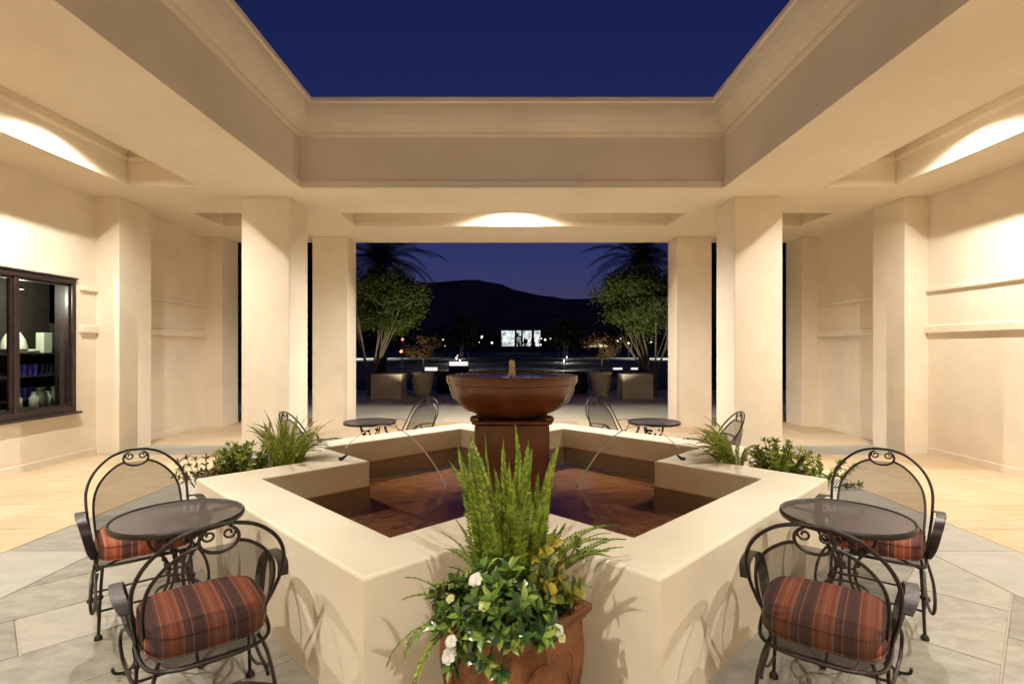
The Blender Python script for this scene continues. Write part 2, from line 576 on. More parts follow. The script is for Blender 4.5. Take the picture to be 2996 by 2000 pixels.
# straight border band of pale slate
B0, B1 = HF, 4.0
polys = []
polys += grid(-B1, -B0, YC-B1, YC+B1, 0.8, 0.9)
polys += grid(B0, B1, YC-B1, YC+B1, 0.8, 0.9)
polys += grid(-B0, B0, YC+B0, YC+B1, 0.8, 0.9, 'x')
polys += grid(-B0, B0, YC-B1, YC-B0, 0.8, 0.9, 'x')
b = MB()
for bx in ((-B1, -B0, YC-B1, YC+B1), (B0, B1, YC-B1, YC+B1), (-B0, B0, YC+B0, YC+B1), (-B0, B0, YC-B1, YC-B0)):
    b.box(*bx, -0.06, -0.008)
def lay_mb(name, polys, mat, mb, bed_mat, z=0.0):
    o = lay(name, polys, mat, (0, 0.01, 0, 0.01), bed_mat, z)
    me = mb.mesh(name); me.materials.append(bed_mat); o.data = me
    return o
lay_mb('paving_border', polys, M['slate_band'], b, M['grout'])

# sandstone walk round the courtyard, crossed by slate strips between columns and pilasters
WX = 6.35; Y0W = -2.5; Y1W = 11.78
st0, st1 = YC+3.44, YC+4.26
polys_w = []; polys_s = []
bw = MB(); bs = MB()
for sgn in (-1, 1):
    xa, xb = (B1, WX) if sgn > 0 else (-WX, -B1)
    for (ya, yb, strip) in ((Y0W, YC-st1+YC-0.0, False), (YC-(st1-YC), YC-(st0-YC), True), (YC-(st0-YC), st0, False), (st0, st1, True), (st1, Y1W, False)):
        if strip:
            polys_s += grid(xa, xb, ya, yb, 0.85, 0.8, 'x', 0); bs.box(xa, xb, ya, yb, -0.06, -0.008)
        else:
            polys_w += grid(xa, xb, ya, yb, 0.79, 1.18, 'y', 0.37); bw.box(xa, xb, ya, yb, -0.06, -0.008)
for (ya, yb) in ((Y0W, YC-B1), (YC+B1, Y1W)):
    polys_w += grid(-B1, B1, ya, yb, 0.79, 1.18, 'x', 0.4); bw.box(-B1, B1, ya, yb, -0.06, -0.008)
lay_mb('walkway_paving', polys_w, M['sandstone'], bw, M['grout'])
lay_mb('paving_strip', polys_s, M['slate_band'], bs, M['grout'])

# open terrace beyond the back columns
polys = grid(-12, 12, Y1W, 20.6, 1.3, 1.3, 'x', 0)
lay('terrace_paving', polys, M['terrace'], (-12, 12, Y1W, 20.6), M['grout'])

# ================================================================== the building
bld = thing('courtyard_building', 'cream stucco arcade building enclosing the courtyard, with a square roof opening', 'building')
ZS = 3.92                                      # soffit
W = 3.05                                       # half opening
OUT = 6.62
CO0, CO1, CL = 4.47, 5.50, 3.0                 # coffer: inner edge, outer edge, half length
XE0, XE1, YE0, YE1 = -OUT, OUT, -2.72, 11.62
coffers = [(-CO1, -CO0, YC-CL, YC+CL), (CO0, CO1, YC-CL, YC+CL), (-CL, CL, YC+CO0, YC+CO1), (-CL, CL, YC-CO1, YC-CO0)]
corner = [(sx*CO0 if sx > 0 else -CO1, CO1 if sx > 0 else -CO0, (YC+CO0) if sy > 0 else YC-CO1, (YC+CO1) if sy > 0 else YC-CO0) for sx in (-1, 1) for sy in (-1, 1)]
allc = coffers+corner
xs = [XE0, XE1, -W, W]; ys = [YE0, YE1, YC-W, YC+W]
for c in allc:
    xs += c[:2]; ys += c[2:]
inr = lambda x, y, c: c[0] < x < c[1] and c[2] < y < c[3]
mb = MB()
cells(mb, xs, ys, ZS, lambda x, y: abs(x) < W and abs(y-YC) < W or any(inr(x, y, c) for c in allc), up=False)
mb.build('soffit', M['stucco_ceiling'], bld)

def ring(mb, c, prof, out=False):
    """sweep a profile (inset, z) round the inside of rectangle c with mitred corners"""
    loops = []
    for (d, z) in prof:
        loops.append([(c[0]+d, c[2]+d, z), (c[1]-d, c[2]+d, z), (c[1]-d, c[3]-d, z), (c[0]+d, c[3]-d, z)])
    for a, b_ in zip(loops[:-1], loops[1:]):
        for k in range(4):
            mb.quad(a[(k+1) % 4], a[k], b_[k], b_[(k+1) % 4])

ZT = 4.44
for c in allc:
    mb = MB()
    ring(mb, c, [(0, ZS), (0, ZS+0.004), (0.022, ZS+0.01), (0.022, ZS+0.095), (0.0, ZS+0.10), (0.0, ZS+0.11), (0.0, ZS+0.36),
                 (0.018, ZS+0.37), (0.03, ZS+0.39), (0.03, ZS+0.42), (0.014, ZS+0.43), (0.0, ZS+0.44), (0, ZT)])
    mb.quad((c[0], c[3], ZT), (c[1], c[3], ZT), (c[1], c[2], ZT), (c[0], c[2], ZT))
    mb.build('coffer', M['stucco_ceiling'], bld)

op = (-W, W, YC-W, YC+W)
mb = MB(); ring(mb, op, [(-0.035, ZS), (0.0, ZS+0.001), (0.0, ZS+0.10), (-0.028, ZS+0.104), (-0.035, ZS+0.12), (-0.035, 4.66)])
mb.build('fascia', M['stucco_ceiling'], bld)
mb = MB(); ring(mb, op, [(-0.035, 4.66), (0.0, 4.67), (0.012, 4.69), (0.012, 4.71), (0.03, 4.715), (0.07, 4.745), (0.13, 4.81), (0.18, 4.89), (0.21, 4.97),
                         (0.222, 5.04), (0.24, 5.045), (0.25, 5.055), (0.25, 5.11), (0.0, 5.13), (-0.4, 5.13), (-0.4, 4.80)])
mb.build('cornice', M['stucco'], bld)
mb = MB()
cells(mb, [XE0, XE1, -W-0.4, W+0.4], [YE0, YE1, YC-W-0.4, YC+W+0.4], 4.80, lambda x, y: abs(x) < W+0.4 and abs(y-YC) < W+0.4)
for (x0, x1, y0, y1) in ((XE0, XE1, YE0, YE0+0.2), (XE0, XE1, YE1-0.2, YE1), (XE0, XE0+0.2, YE0+0.2, YE1-0.2), (XE1-0.2, XE1, YE0+0.2, YE1-0.2)):
    mb.box(x0, x1, y0, y1, ZS+0.003, 5.12)
mb.build('roof', M['stucco'], bld)

# columns and pilasters
CX0, CX1 = 3.40, 4.13
colY = [(8.12, 8.85), (11.0, 11.60)]
colY += [(2*YC-b_, 2*YC-a) for (a, b_) in colY]
for sgn in (-1, 1):
    for (a, b_) in colY:
        x0, x1 = (CX0, CX1) if sgn > 0 else (-CX1, -CX0)
        MB().box(x0, x1, a, b_, -0.01, ZS+0.0, 0.008).build('column', M['stucco'], bld)
        x0, x1 = (6.0, WX+0.02) if sgn > 0 else (-WX-0.02, -6.0)
        MB().box(x0, x1, a, b_+(0.05 if b_ > 11.5 else 0), -0.01, ZS, 0.008).build('pilaster', M['stucco'], bld)

# walls (left one with the shop window opening)
WY0, WY1, WZ0, WZ1 = 4.9, 7.70, 0.72, 2.58
mb = MB()
xw0, xw1 = -WX-0.25, -WX
mb.box(xw0, xw1, YE0, WY0, -0.02, ZS); mb.box(xw0, xw1, WY1, YE1+0.1, -0.02, ZS)
mb.box(xw0, xw1, WY0, WY1, -0.02, WZ0); mb.box(xw0, xw1, WY0, WY1, WZ1, ZS)
mb.build('wall', M['stucco'], bld)
MB().box(WX, WX+0.25, YE0, YE1+0.1, -0.02, ZS).build('wall', M['stucco'], bld)
MB().box(-WX, WX, YE0, -2.5, -0.02, ZS).build('wall', M['stucco'], bld)
# moulded string courses
def course(sgn, ya, yb, z0, z1, d):
    x0, x1 = (WX-d, WX+0.01) if sgn > 0 else (-WX-0.01, -WX+d)
    MB().box(x0, x1, ya, yb, z0, z1, 0.012).build('string_course', M['stucco'], bld)
for sgn in (-1, 1):
    for (ya, yb) in ((1.12, 8.12), (8.85, 11.0)):
        segs = [(ya, yb)]
        if sgn < 0 and ya < 5: segs = [(ya, WY0-0.12), (WY1+0.10, yb)]
        for (a, b_) in segs:
            course(sgn, a, b_, 2.455, 2.525, 0.045)
            course(sgn, a, b_, 1.835, 1.955, 0.055)
    for (ya, yb) in ((1.12, 8.12), (8.85, 11.0)):
        x0, x1 = (WX-0.012, WX+0.01) if sgn > 0 else (-WX-0.01, -WX+0.012)
        MB().box(x0, x1, ya, yb, -0.01, 0.10, 0.004).build('skirting', M['stucco'], bld)

# shop window: frame, mullions, panes, sill
fr = MB()
fx0, fx1 = -WX-0.06, -WX+0.03
fw = 0.05
fr.box(fx0, fx1, WY0-0.02, WY1+0.02, WZ1-fw, WZ1+0.02, 0.006)
fr.box(fx0, fx1, WY0-0.02, WY1+0.02, WZ0-0.02, WZ0+fw, 0.006)
fr.box(fx0, fx1, WY1-fw, WY1+0.02, WZ0+fw, WZ1-fw, 0.006); fr.box(fx0, fx1, WY0-0.02, WY0+fw, WZ0+fw, WZ1-fw, 0.006)
win = fr.build('window', M['frame'], bld)
for yy in (6.80, 5.85):
    MB().box(fx0+0.005, fx1-0.01, yy-0.032, yy+0.032, WZ0+fw, WZ1-fw, 0.006).build('mullion', M['frame'], win)
for (a, b_) in ((WY0+fw, 5.818), (5.882, 6.768), (6.832, WY1-fw)):
    s_ = MB()
    s_.box(-WX-0.05, -WX-0.005, a, a+0.035, WZ0+fw, WZ1-fw); s_.box(-WX-0.05, -WX-0.005, b_-0.035, b_, WZ0+fw, WZ1-fw)
    s_.box(-WX-0.05, -WX-0.005, a+0.035, b_-0.035, WZ0+fw, WZ0+fw+0.035); s_.box(-WX-0.05, -WX-0.005, a+0.035, b_-0.035, WZ1-fw-0.035, WZ1-fw)
    s_.build('sash', M['frame'], win)
    pn = MB(); pn.quad((-WX-0.03, a+0.03, WZ0+fw+0.03), (-WX-0.03, b_-0.03, WZ0+fw+0.03), (-WX-0.03, b_-0.03, WZ1-fw-0.03), (-WX-0.03, a+0.03, WZ1-fw-0.03)); pn.build('pane', M['glass'], win)
MB().box(-WX-0.02, -WX+0.075, WY0-0.08, WY1+0.08, WZ0-0.055, WZ0-0.022, 0.006).build('sill', M['frame'], win)
MB().box(-WX-0.02, -WX+0.05, WY0-0.04, WY1+0.04, WZ1+0.022, WZ1+0.045, 0.004).build('drip_cap', M['frame'], win)
jm = MB()
jm.box(-WX-0.26, -WX-0.062, WY1-0.012, WY1+0.001, WZ0, WZ1); jm.box(-WX-0.26, -WX-0.062, WY0-0.001, WY0+0.012, WZ0, WZ1)
jm.box(-WX-0.26, -WX-0.062, WY0+0.012, WY1-0.012, WZ1-0.012, WZ1+0.001); jm.box(-WX-0.26, -WX-0.062, WY0+0.012, WY1-0.012, WZ0-0.001, WZ0+0.012)
jm.build('jamb_lining', M['frame'], win)
# plain dark shop room behind the panes
M['shop'] = mat_noise('shop', (0.020, 0.018, 0.015), (0.035, 0.030, 0.026), 2, 0.8, 0)
mb = MB()
sx0, sx1 = -9.2, xw0-0.005
mb.quad((sx0, 3.6, 0.3), (sx0, 10, 0.3), (sx0, 10, 3.3), (sx0, 3.6, 3.3))
mb.quad((sx0, 3.6, 0.3), (sx1, 3.6, 0.3), (sx1, 10, 0.3), (sx0, 10, 0.3))
mb.quad((sx0, 3.6, 3.3), (sx0, 10, 3.3), (sx1, 10, 3.3), (sx1, 3.6, 3.3))
mb.quad((sx0, 3.6, 0.3), (sx0, 3.6, 3.3), (sx1, 3.6, 3.3), (sx1, 3.6, 0.3))
mb.quad((sx0, 10, 0.3), (sx1, 10, 0.3), (sx1, 10, 3.3), (sx0, 10, 3.3))
mb.build('shop_room', M['shop'], bld)

# ================================================================== the coffer downlights
M['lamp_can'] = mat_noise('lamp_can', (0.5, 0.5, 0.48), (0.6, 0.6, 0.58), 5, 0.35, 0, metal=0.6)
M['dark_baffle'] = mat_noise('dark_baffle', (0.012, 0.011, 0.010), (0.02, 0.018, 0.016), 5, 0.6, 0)
M['lamp_lens'] = mat_emit('lamp_lens', LAMP_COL, 25.0)
lampd = 0.55
LD = 1.60
lamps = [((-(CO1-lampd), YC+LD), 'left'), ((-(CO1-lampd), YC-LD), 'left, near'), ((CO1-lampd, YC+LD), 'right'), ((CO1-lampd, YC-LD), 'right, near'),
         ((0, YC+CO1-lampd), 'back'), ((-LD, YC-(CO1-lampd)), 'front'), ((LD, YC-(CO1-lampd)), 'front, right')]
LAB = {'left': 'round downlight in the left ceiling coffer, the one farther from the camera', 'left, near': 'round downlight in the left ceiling coffer, the one nearer the camera',
       'right': 'round downlight in the right ceiling coffer, the one farther from the camera', 'right, near': 'round downlight in the right ceiling coffer, the one nearer the camera',
       'back': 'round downlight hidden in the back ceiling coffer', 'front': 'round downlight in the coffer above the camera, on the left', 'front, right': 'round downlight in the coffer above the camera, on the right'}
for (p, k) in lamps:
    t = thing('downlight', LAB[k], 'lamp', (p[0], p[1], ZT), 0, 'coffer downlights')
    MB().lathe([(0.165, 0.0), (0.165, -0.145), (0.150, -0.145)], 24).build('can', M['stucco_ceiling'], t, True)
    MB().lathe([(0.150, -0.145), (0.150, -0.01)], 24).build('baffle', M['dark_baffle'], t, True)
    MB().lathe([(0.0001, -0.02), (0.150, -0.02)], 20).build('lens', M['lamp_lens'], t)
    ld = bpy.data.lights.new('downlight_beam', 'SPOT')
    ld.energy = LAMP_W*{'back': 2.6, 'front': 0.9, 'front, right': 0.7}.get(k, 1.0); ld.color = LAMP_COL if k != 'back' else (1.0, 0.97, 0.90)
    ld.spot_size = R(160); ld.spot_blend = 0.9; ld.shadow_soft_size = 0.03
    lo = bpy.data.objects.new('downlight_beam', ld); link(lo, t); lo.location = (0, 0, -0.098)

# ================================================================== star shaped fountain basin
RIM = 0.63; WATER = 0.405; POOL = 0.22
a_, b2 = 1.23, 2.12                            # half arm width, half length of the outer cross (rotated frame)
def cross_pts(w, h):
    P = [(w, -h), (w, -w), (h, -w), (h, w), (w, w), (w, h), (-w, h), (-w, w), (-h, w), (-h, -w), (-w, -w), (-w, -h)]
    c = math.cos(R(45)); s = math.sin(R(45))
    return [(x*c - y*s, YC + x*s + y*c) for (x, y) in P]
T = 0.354
basin = thing('fountain_basin', 'cream plastered cross-shaped fountain basin with broad flat rim', 'fountain', (0, 0, 0))
e = 0.014
loops = [(cross_pts(a_, b2), -0.01), (cross_pts(a_, b2), RIM-e), (cross_pts(a_-e*0.3, b2-e*0.3), RIM-e*0.3), (cross_pts(a_-e, b2-e), RIM),
         (cross_pts(a_-T+e, b2-T+e), RIM), (cross_pts(a_-T+e*0.3, b2-T+e*0.3), RIM-e*0.3), (cross_pts(a_-T, b2-T), RIM-e), (cross_pts(a_-T, b2-T), POOL)]
mb = MB()
for (pts, z) in loops:
    mb.v += [(p[0], p[1], z) for p in pts]
for i in range(len(loops)-1):
    for k in range(12):
        mb.f.append((i*12+k, i*12+(k+1) % 12, (i+1)*12+(k+1) % 12, (i+1)*12+k))
mb.build('basin_wall', M['basin_plaster'], basin)
pts = cross_pts(a_-T+0.02, b2-T+0.02)
mb = MB(); mb.v = [(p[0], p[1], POOL+0.005) for p in pts]; mb.f = [tuple(range(12))]
mb.build('basin_floor', M['pool_floor'], basin)
# painted waterline band, the dark inner lining below the coping
mb = MB()
pi_ = cross_pts(a_-T-0.004, b2-T-0.004)
for k in range(12):
    p, q = pi_[k], pi_[(k+1) % 12]
    mb.quad((*p, POOL), (*q, POOL), (*q, WATER+0.012), (*p, WATER+0.012))
mb.build('lining', M['pool_floor'], basin)
mb = MB(); mb.v = [(p[0], p[1], WATER) for p in cross_pts(a_-T-0.006, b2-T-0.006)]; mb.f = [tuple(range(12))]
struct(mb.build('water', M['water']))
# nozzles on the rim and their jets
for sgn in (-1, 1):
    n_ = MB().lathe([(0.028, 0), (0.026, 0.012), (0.014, 0.02), (0.009, 0.07), (0.0001, 0.07)], 12).build('nozzle', M['iron'], basin, True)
    n_.location = (sgn*1.50, YC+0.03, RIM); n_.rotation_euler = (0, -sgn*R(52), 0)
    P = []
    for i in range(25):
        x = 1.46+(0.56-1.46)*i/24
        P.append((sgn*x, YC+0.03, 0.93-1.75*(x-1.12)**2))
    rr = [0.0045+0.006*(i/24)**2 for i in range(25)]
    j = MB().tube(P, rr, 7).build('water_jet', M['jet'], None, True)
    fm = MB(); k_ = 28
    fm.v = [(sgn*0.56, YC+0.03, WATER+0.004)]+[(sgn*0.56+0.17*math.cos(2*math.pi*i/k_)*(1+0.25*math.sin(i*2.3)), YC+0.03+0.17*math.sin(2*math.pi*i/k_)*(1+0.2*math.cos(i*1.7)), WATER+0.004) for i in range(k_)]
    fm.f = [(0, 1+i, 1+(i+1) % k_) for i in range(k_)]
    fm.build('foam', M['foam'], j)
    tag(j, 'thin arc of water leaping from the %s rim of the basin' % ('left' if sgn < 0 else 'right'), 'water', 'fountain jets')

# pedestal and bowl
fb = thing('fountain_bowl', 'round brown glazed bowl on a square brown pedestal in the pool', 'fountain bowl', (0, YC, 0))
H = 0.305
MB().box(-H, H, -H, H, POOL, 0.985, 0.012).build('pedestal', M['bowl'], fb)
MB().box(-H-0.02, H+0.02, -H-0.02, H+0.02, 0.986, 1.012, 0.008).build('pedestal_cap', M['bowl'], fb)
for sx in (-1, 1):
    for sy in (-1, 1):
        MB().sphere((sx*0.30, sy*0.30, 1.03), 0.04, 12, 8, 1.1, 1.1, 0.8).build('corner_lug', M['bowl'], fb, True)
RB = 0.55; ZB = 1.375
prof = [(0.0001, 1.012), (0.22, 1.014)]
for i in range(15):
    a = R(28)+R(62)*i/14                       # part of an ellipse standing on the pedestal
    prof.append(((RB-0.03)*math.sin(a), ZB-0.085-(ZB-0.085-0.985)*math.cos(a)))
outer = prof+[(RB-0.028, ZB-0.075), (RB-0.008, ZB-0.068), (RB-0.004, ZB-0.012), (RB, ZB-0.006), (RB-0.004, ZB), (RB-0.03, ZB+0.001), (RB-0.04, ZB-0.006),
              (RB-0.05, ZB-0.06), (RB-0.12, ZB-0.16), (0.3, ZB-0.26), (0.0001, ZB-0.28)]
MB().lathe(outer, 64).build('bowl', M['bowl'], fb, True)
MB().lathe([(0.0001, ZB-0.010), (RB-0.041, ZB-0.010)], 48).build('bowl_water', M['bowl_water'], fb)
bub = MB().lathe([(0.030, ZB-0.008), (0.027, ZB+0.03), (0.026, ZB+0.08), (0.024, ZB+0.115), (0.014, ZB+0.13), (0.0001, ZB+0.133)], 16).build('water_spout', M['jet'], fb, True)
M['spout'] = mat_noise('spout', (0.55, 0.40, 0.28), (0.68, 0.52, 0.38), 30, 0.3, 0.3, 60)
bub.data.materials[0] = M['spout']
for ang in (172, 188, -8, 8):
    a = R(ang); P = []
    for (r, z) in [(RB+0.004, ZB-0.002), (RB+0.006, ZB-0.05)]+[(q[0]+0.012, q[1]) for q in prof[::-1] if q[0] > 0.32]:
        P.append((r*math.cos(a), r*math.sin(a), z))
    MB().tube(P, [0.012-0.006*i/len(P) for i in range(len(P))], 6).build('water_trickle', M['jet'], fb, True)

# ================================================================== plants: generators
def frond(mb, root, az, L, lean, droop, w, n=34, rng=rng, ra=0.0022, side=None):
    """sword fern frond: rachis with paired leaflets"""
    d = Vector((math.cos(az), math.sin(az), 0)); up = Vector((0, 0, 1)); side0 = d.cross(up).normalized()
    pts = []; p = Vector(root); ang = lean
    st = L/n
    tw = rng.uniform(-0.5, 0.5)
    for i in range(n+1):
        pts.append(p.copy())
        t = i/n
        ang = lean + droop*t*t
        p = p + (up*math.cos(ang) + d*math.sin(ang))*st
        p = p + side0*0.0015*math.sin(t*6+tw*5)
    mb.tube(pts[::3], ra, 4, cap=False)
    roll = rng.uniform(-0.7, 0.7)
    if side is not None: side0 = Vector((math.cos(side), math.sin(side), 0))
    for i in range(2, n+1):
        t = i/n
        tan = (pts[i]-pts[i-1]).normalized()
        nrm = side0.cross(tan).normalized()
        sd = (side0*math.cos(roll)+nrm*math.sin(roll)).normalized()
        nn = sd.cross(tan).normalized()
        lw = w*(math.sin(math.pi*min(1, t*0.9+0.12))**0.6)*rng.uniform(0.85, 1.1)*(1 if t < 0.93 else 0.6)
        for s in (-1, 1):
            o = pts[i]
            tip = o + (sd*s*0.95 + tan*0.28 + nn*rng.uniform(0.05, 0.4))*lw
            h = tan*st*0.62
            mid = o + (tip-o)*0.45
            mb.quad(o-h*0.7, mid-h, tip, mid+h)

def leaf(mb, p, d, n, L, w, fold=0.25, curl=0.2):
    """pointed oval leaf from four folded quads"""
    d = Vector(d).normalized(); n = Vector(n); n = (n-d*n.dot(d))
    n = n.normalized() if n.length > 1e-5 else d.orthogonal().normalized()
    s = d.cross(n)
    q = [Vector(p)+d*L*t - n*curl*L*t*t for t in (0, 0.35, 0.72, 1.0)]
    ws = [0.0, w, w*0.85, 0.0]
    up = n*fold*w
    b = len(mb.v)
    for i in range(4):
        mb.v.append(tuple(q[i]))
        mb.v.append(tuple(q[i]+s*ws[i]/2+up*(1 if ws[i] else 0)))
        mb.v.append(tuple(q[i]-s*ws[i]/2+up*(1 if ws[i] else 0)))
    g = lambda i, k: b+3*i+k
    mb.f += [(g(0, 0), g(1, 1), g(1, 0)), (g(0, 0), g(1, 0), g(1, 2)),
             (g(1, 0), g(1, 1), g(2, 1), g(2, 0)), (g(1, 2), g(1, 0), g(2, 0), g(2, 2)),
             (g(2, 0), g(2, 1), g(3, 0)), (g(2, 2), g(2, 0), g(3, 0))]

def rosette(mb, c, axis, k, L, w, rng=rng, spread=1.0):
    ax = Vector(axis).normalized(); u = ax.orthogonal().normalized(); v = ax.cross(u)
    a0 = rng.uniform(0, 6.28)
    for i in range(k):
        a = a0+2.4*i
        s = spread*(0.5+0.5*i/k)
        d = ax*(1.15-s*0.75)+(u*math.cos(a)+v*math.sin(a))*s
        leaf(mb, Vector(c)-ax*0.012*i/k, d, ax, L*rng.uniform(0.75, 1.1), w*rng.uniform(0.8, 1.1))

def petal(mb, c, d, ax, r, w):
    d = d.normalized(); s_ = d.cross(ax).normalized(); n = s_.cross(d)
    b = len(mb.v)
    for (t, ww, up) in ((0.05, 0.18, 0.0), (0.40, 0.75, -0.05), (0.72, 1.0, -0.10), (0.93, 0.78, -0.22), (1.02, 0.30, -0.34)):
        for k in (-1, 0, 1):
            mb.v.append(tuple(c+d*r*t+s_*k*w*ww/2+n*r*(up+(0.10 if k else 0.0)*ww)))
    for i in range(4):
        for k in range(2):
            q = b+3*i+k; mb.f.append((q, q+1, q+4, q+3))

def flower(mb, c, axis, r, rng=rng):
    ax = Vector(axis).normalized(); u = ax.orthogonal().normalized(); v = ax.cross(u); c = Vector(c)
    for ringi, (k, rr, tilt) in enumerate(((7, 1.0, 0.15), (6, 0.82, 0.55), (5, 0.60, 1.1), (3, 0.36, 2.2))):
        for i in range(k):
            a = 2*math.pi*(i+0.5*ringi)/k+rng.uniform(-0.25, 0.25)
            petal(mb, c, (u*math.cos(a)+v*math.sin(a))+ax*(tilt+rng.uniform(-0.15, 0.2)), ax, r*rr*rng.uniform(0.88, 1.08), r*rr*0.85)

def vertical_leaf_shrub(name_leaf, t, mat_l, mat_s, n_stem, rad, h0, h1, L, w, kleaf, rng, center=(0, 0), z0=0, lean=0.5, layers=3, ang=None):
    lm = MB(); sm = MB()
    for i in range(n_stem):
        a = rng.uniform(0, 6.283) if ang is None else rng.uniform(*ang)
        r = rad*math.sqrt(rng.uniform(0.02, 1))
        h = rng.uniform(h0, h1)*(1-0.35*(r/rad)**2)
        base = Vector((center[0]+r*0.4*math.cos(a), center[1]+r*0.4*math.sin(a), z0))
        tip = Vector((center[0]+r*math.cos(a), center[1]+r*math.sin(a), z0+h))
        sm.tube([base, (base+tip)/2+Vector((0, 0, 0.02)), tip], 0.003, 4, cap=False)
        for k in range(layers):
            c = base.lerp(tip, 1-0.28*k)
            ax = (tip-base).normalized()+Vector((math.cos(a)*lean*r/rad, math.sin(a)*lean*r/rad, 0.4))
            rosette(lm, c, ax, kleaf, L, w, rng)
    lm.build(name_leaf, mat_l, t); sm.build('stem', mat_s, t)

M['fern'] = mat_leaf('fern', [(0.0, (0.08, 0.14, 0.016)), (0.5, (0.18, 0.265, 0.028)), (1.0, (0.36, 0.42, 0.06))])
M['gardenia'] = mat_leaf('gardenia', [(0.0, (0.020, 0.050, 0.014)), (0.4, (0.050, 0.110, 0.024)), (0.65, (0.14, 0.24, 0.035)), (1.0, (0.36, 0.46, 0.09))], 0.28, 0.2, 0.6)
M['croton'] = mat_leaf('croton', [(0.0, (0.05, 0.08, 0.015)), (0.45, (0.13, 0.15, 0.02)), (0.75, (0.42, 0.36, 0.05)), (0.9, (0.5, 0.42, 0.08)), (1.0, (0.20, 0.09, 0.03))], 0.4, 0.3)
M['petal'] = mat_leaf('petal', [(0, (0.80, 0.78, 0.70)), (1, (0.85, 0.84, 0.80))], 0.6, 0.35, 0.2)
M['stem'] = mat_noise('stem', (0.05, 0.05, 0.015), (0.10, 0.08, 0.03), 20, 0.7, 0)
M['bud'] = mat_leaf('bud', [(0, (0.55, 0.60, 0.22)), (1, (0.72, 0.74, 0.40))], 0.5, 0.3)

# ------------------------------------------------------------------ terracotta pots in the notches
def square_pot(name, label, loc, rz):
    t = thing(name, label, 'pot', loc, rz, 'square terracotta pots round the basin')
    hw = 0.235                                 # half side at the rim
    prof = [(0.13, 0.0), (0.145, 0.03), (0.172, 0.10), (0.200, 0.22), (0.212, 0.34), (0.208, 0.44), (0.206, 0.475), (0.222, 0.50), (0.236, 0.52), (0.234, 0.545),
            (0.214, 0.547), (0.196, 0.54), (0.190, 0.48)]
    mb = MB(); K = 10
    def sq(h, z):
        out = []
        cs = [(-h, -h), (h, -h), (h, h), (-h, h)]
        for i in range(4):
            p, q = cs[i], cs[(i+1) % 4]
            for k in range(K):
                t_ = k/K
                bul = 0.004*math.sin(math.pi*t_)
                x = p[0]+(q[0]-p[0])*t_; y = p[1]+(q[1]-p[1])*t_
                nx, ny = (0, -1), (1, 0)
                n = [(0, -1), (1, 0), (0, 1), (-1, 0)][i]
                out.append((x+n[0]*bul, y+n[1]*bul, z))
        return out
    for (h, z) in prof: mb.v += sq(h, z)
    n = 4*K
    for i in range(len(prof)-1):
        for k in range(n):
            mb.f.append((i*n+k, i*n+(k+1) % n, (i+1)*n+(k+1) % n, (i+1)*n+k))
    mb.f.append(tuple(range(n-1, -1, -1)))
    mb.build('pot_body', M['terracotta'], t, True)
    # raised corner bands and scroll relief
    for (cx, cy_) in ((-1, -1), (1, -1), (1, 1), (-1, 1)):
        P = [(cx*(h-0.008), cy_*(h-0.008), z) for (h, z) in prof[1:7]]
        MB().tube(smooth_path(P, 3), 0.013, 6).build('corner_band', M['terracotta'], t, True)
    for f in range(4):
        mb = MB()
        for s in (-1, 1):
            P = []
            for i in range(26):
                th = i/25*4.2*math.pi/2; r = 0.062*(1-i/25*0.8)
                P.append((s*(0.075+r*math.cos(th)-0.02), -(0.209), 0.27+r*math.sin(th)))
            mb.tube(P, 0.006, 5)
            P = [(s*0.02, -0.185, 0.13), (s*0.06, -0.196, 0.17), (s*0.11, -0.204, 0.21), (s*0.135, -0.211, 0.28), (s*0.13, -0.214, 0.36), (s*0.08, -0.213, 0.40), (0, -0.213, 0.38)]
            mb.tube(smooth_path(P, 4), 0.005, 5)
        o = mb.build('relief', M['terracotta'], t, True); o.rotation_euler = (0, 0, f*math.pi/2)
    sm = MB(); g = 9
    for i in range(g+1):
        for j in range(g+1):
            x = -0.19+0.38*i/g; y = -0.19+0.38*j/g
            sm.v.append((x, y, 0.485+0.03*math.cos(x*6)*math.cos(y*6)+rng.uniform(-0.012, 0.012)))
    for i in range(g):
        for j in range(g):
            sm.f.append((i*(g+1)+j, (i+1)*(g+1)+j, (i+1)*(g+1)+j+1, i*(g+1)+j+1))
    sm.build('soil', M['soil'], t)
    return t

POTS = [((0.0, 2.21, 0), R(45), 'square terracotta pot with scroll relief in front of the basin, overflowing with flowers'),
        ((-2.30, YC, 0), R(45), 'square terracotta pot in the left notch of the basin'),
        ((2.30, YC, 0), R(45), 'square terracotta pot in the right notch of the basin')]
for (loc, rz, lab) in POTS:
    square_pot('terracotta_pot', lab, loc, rz)

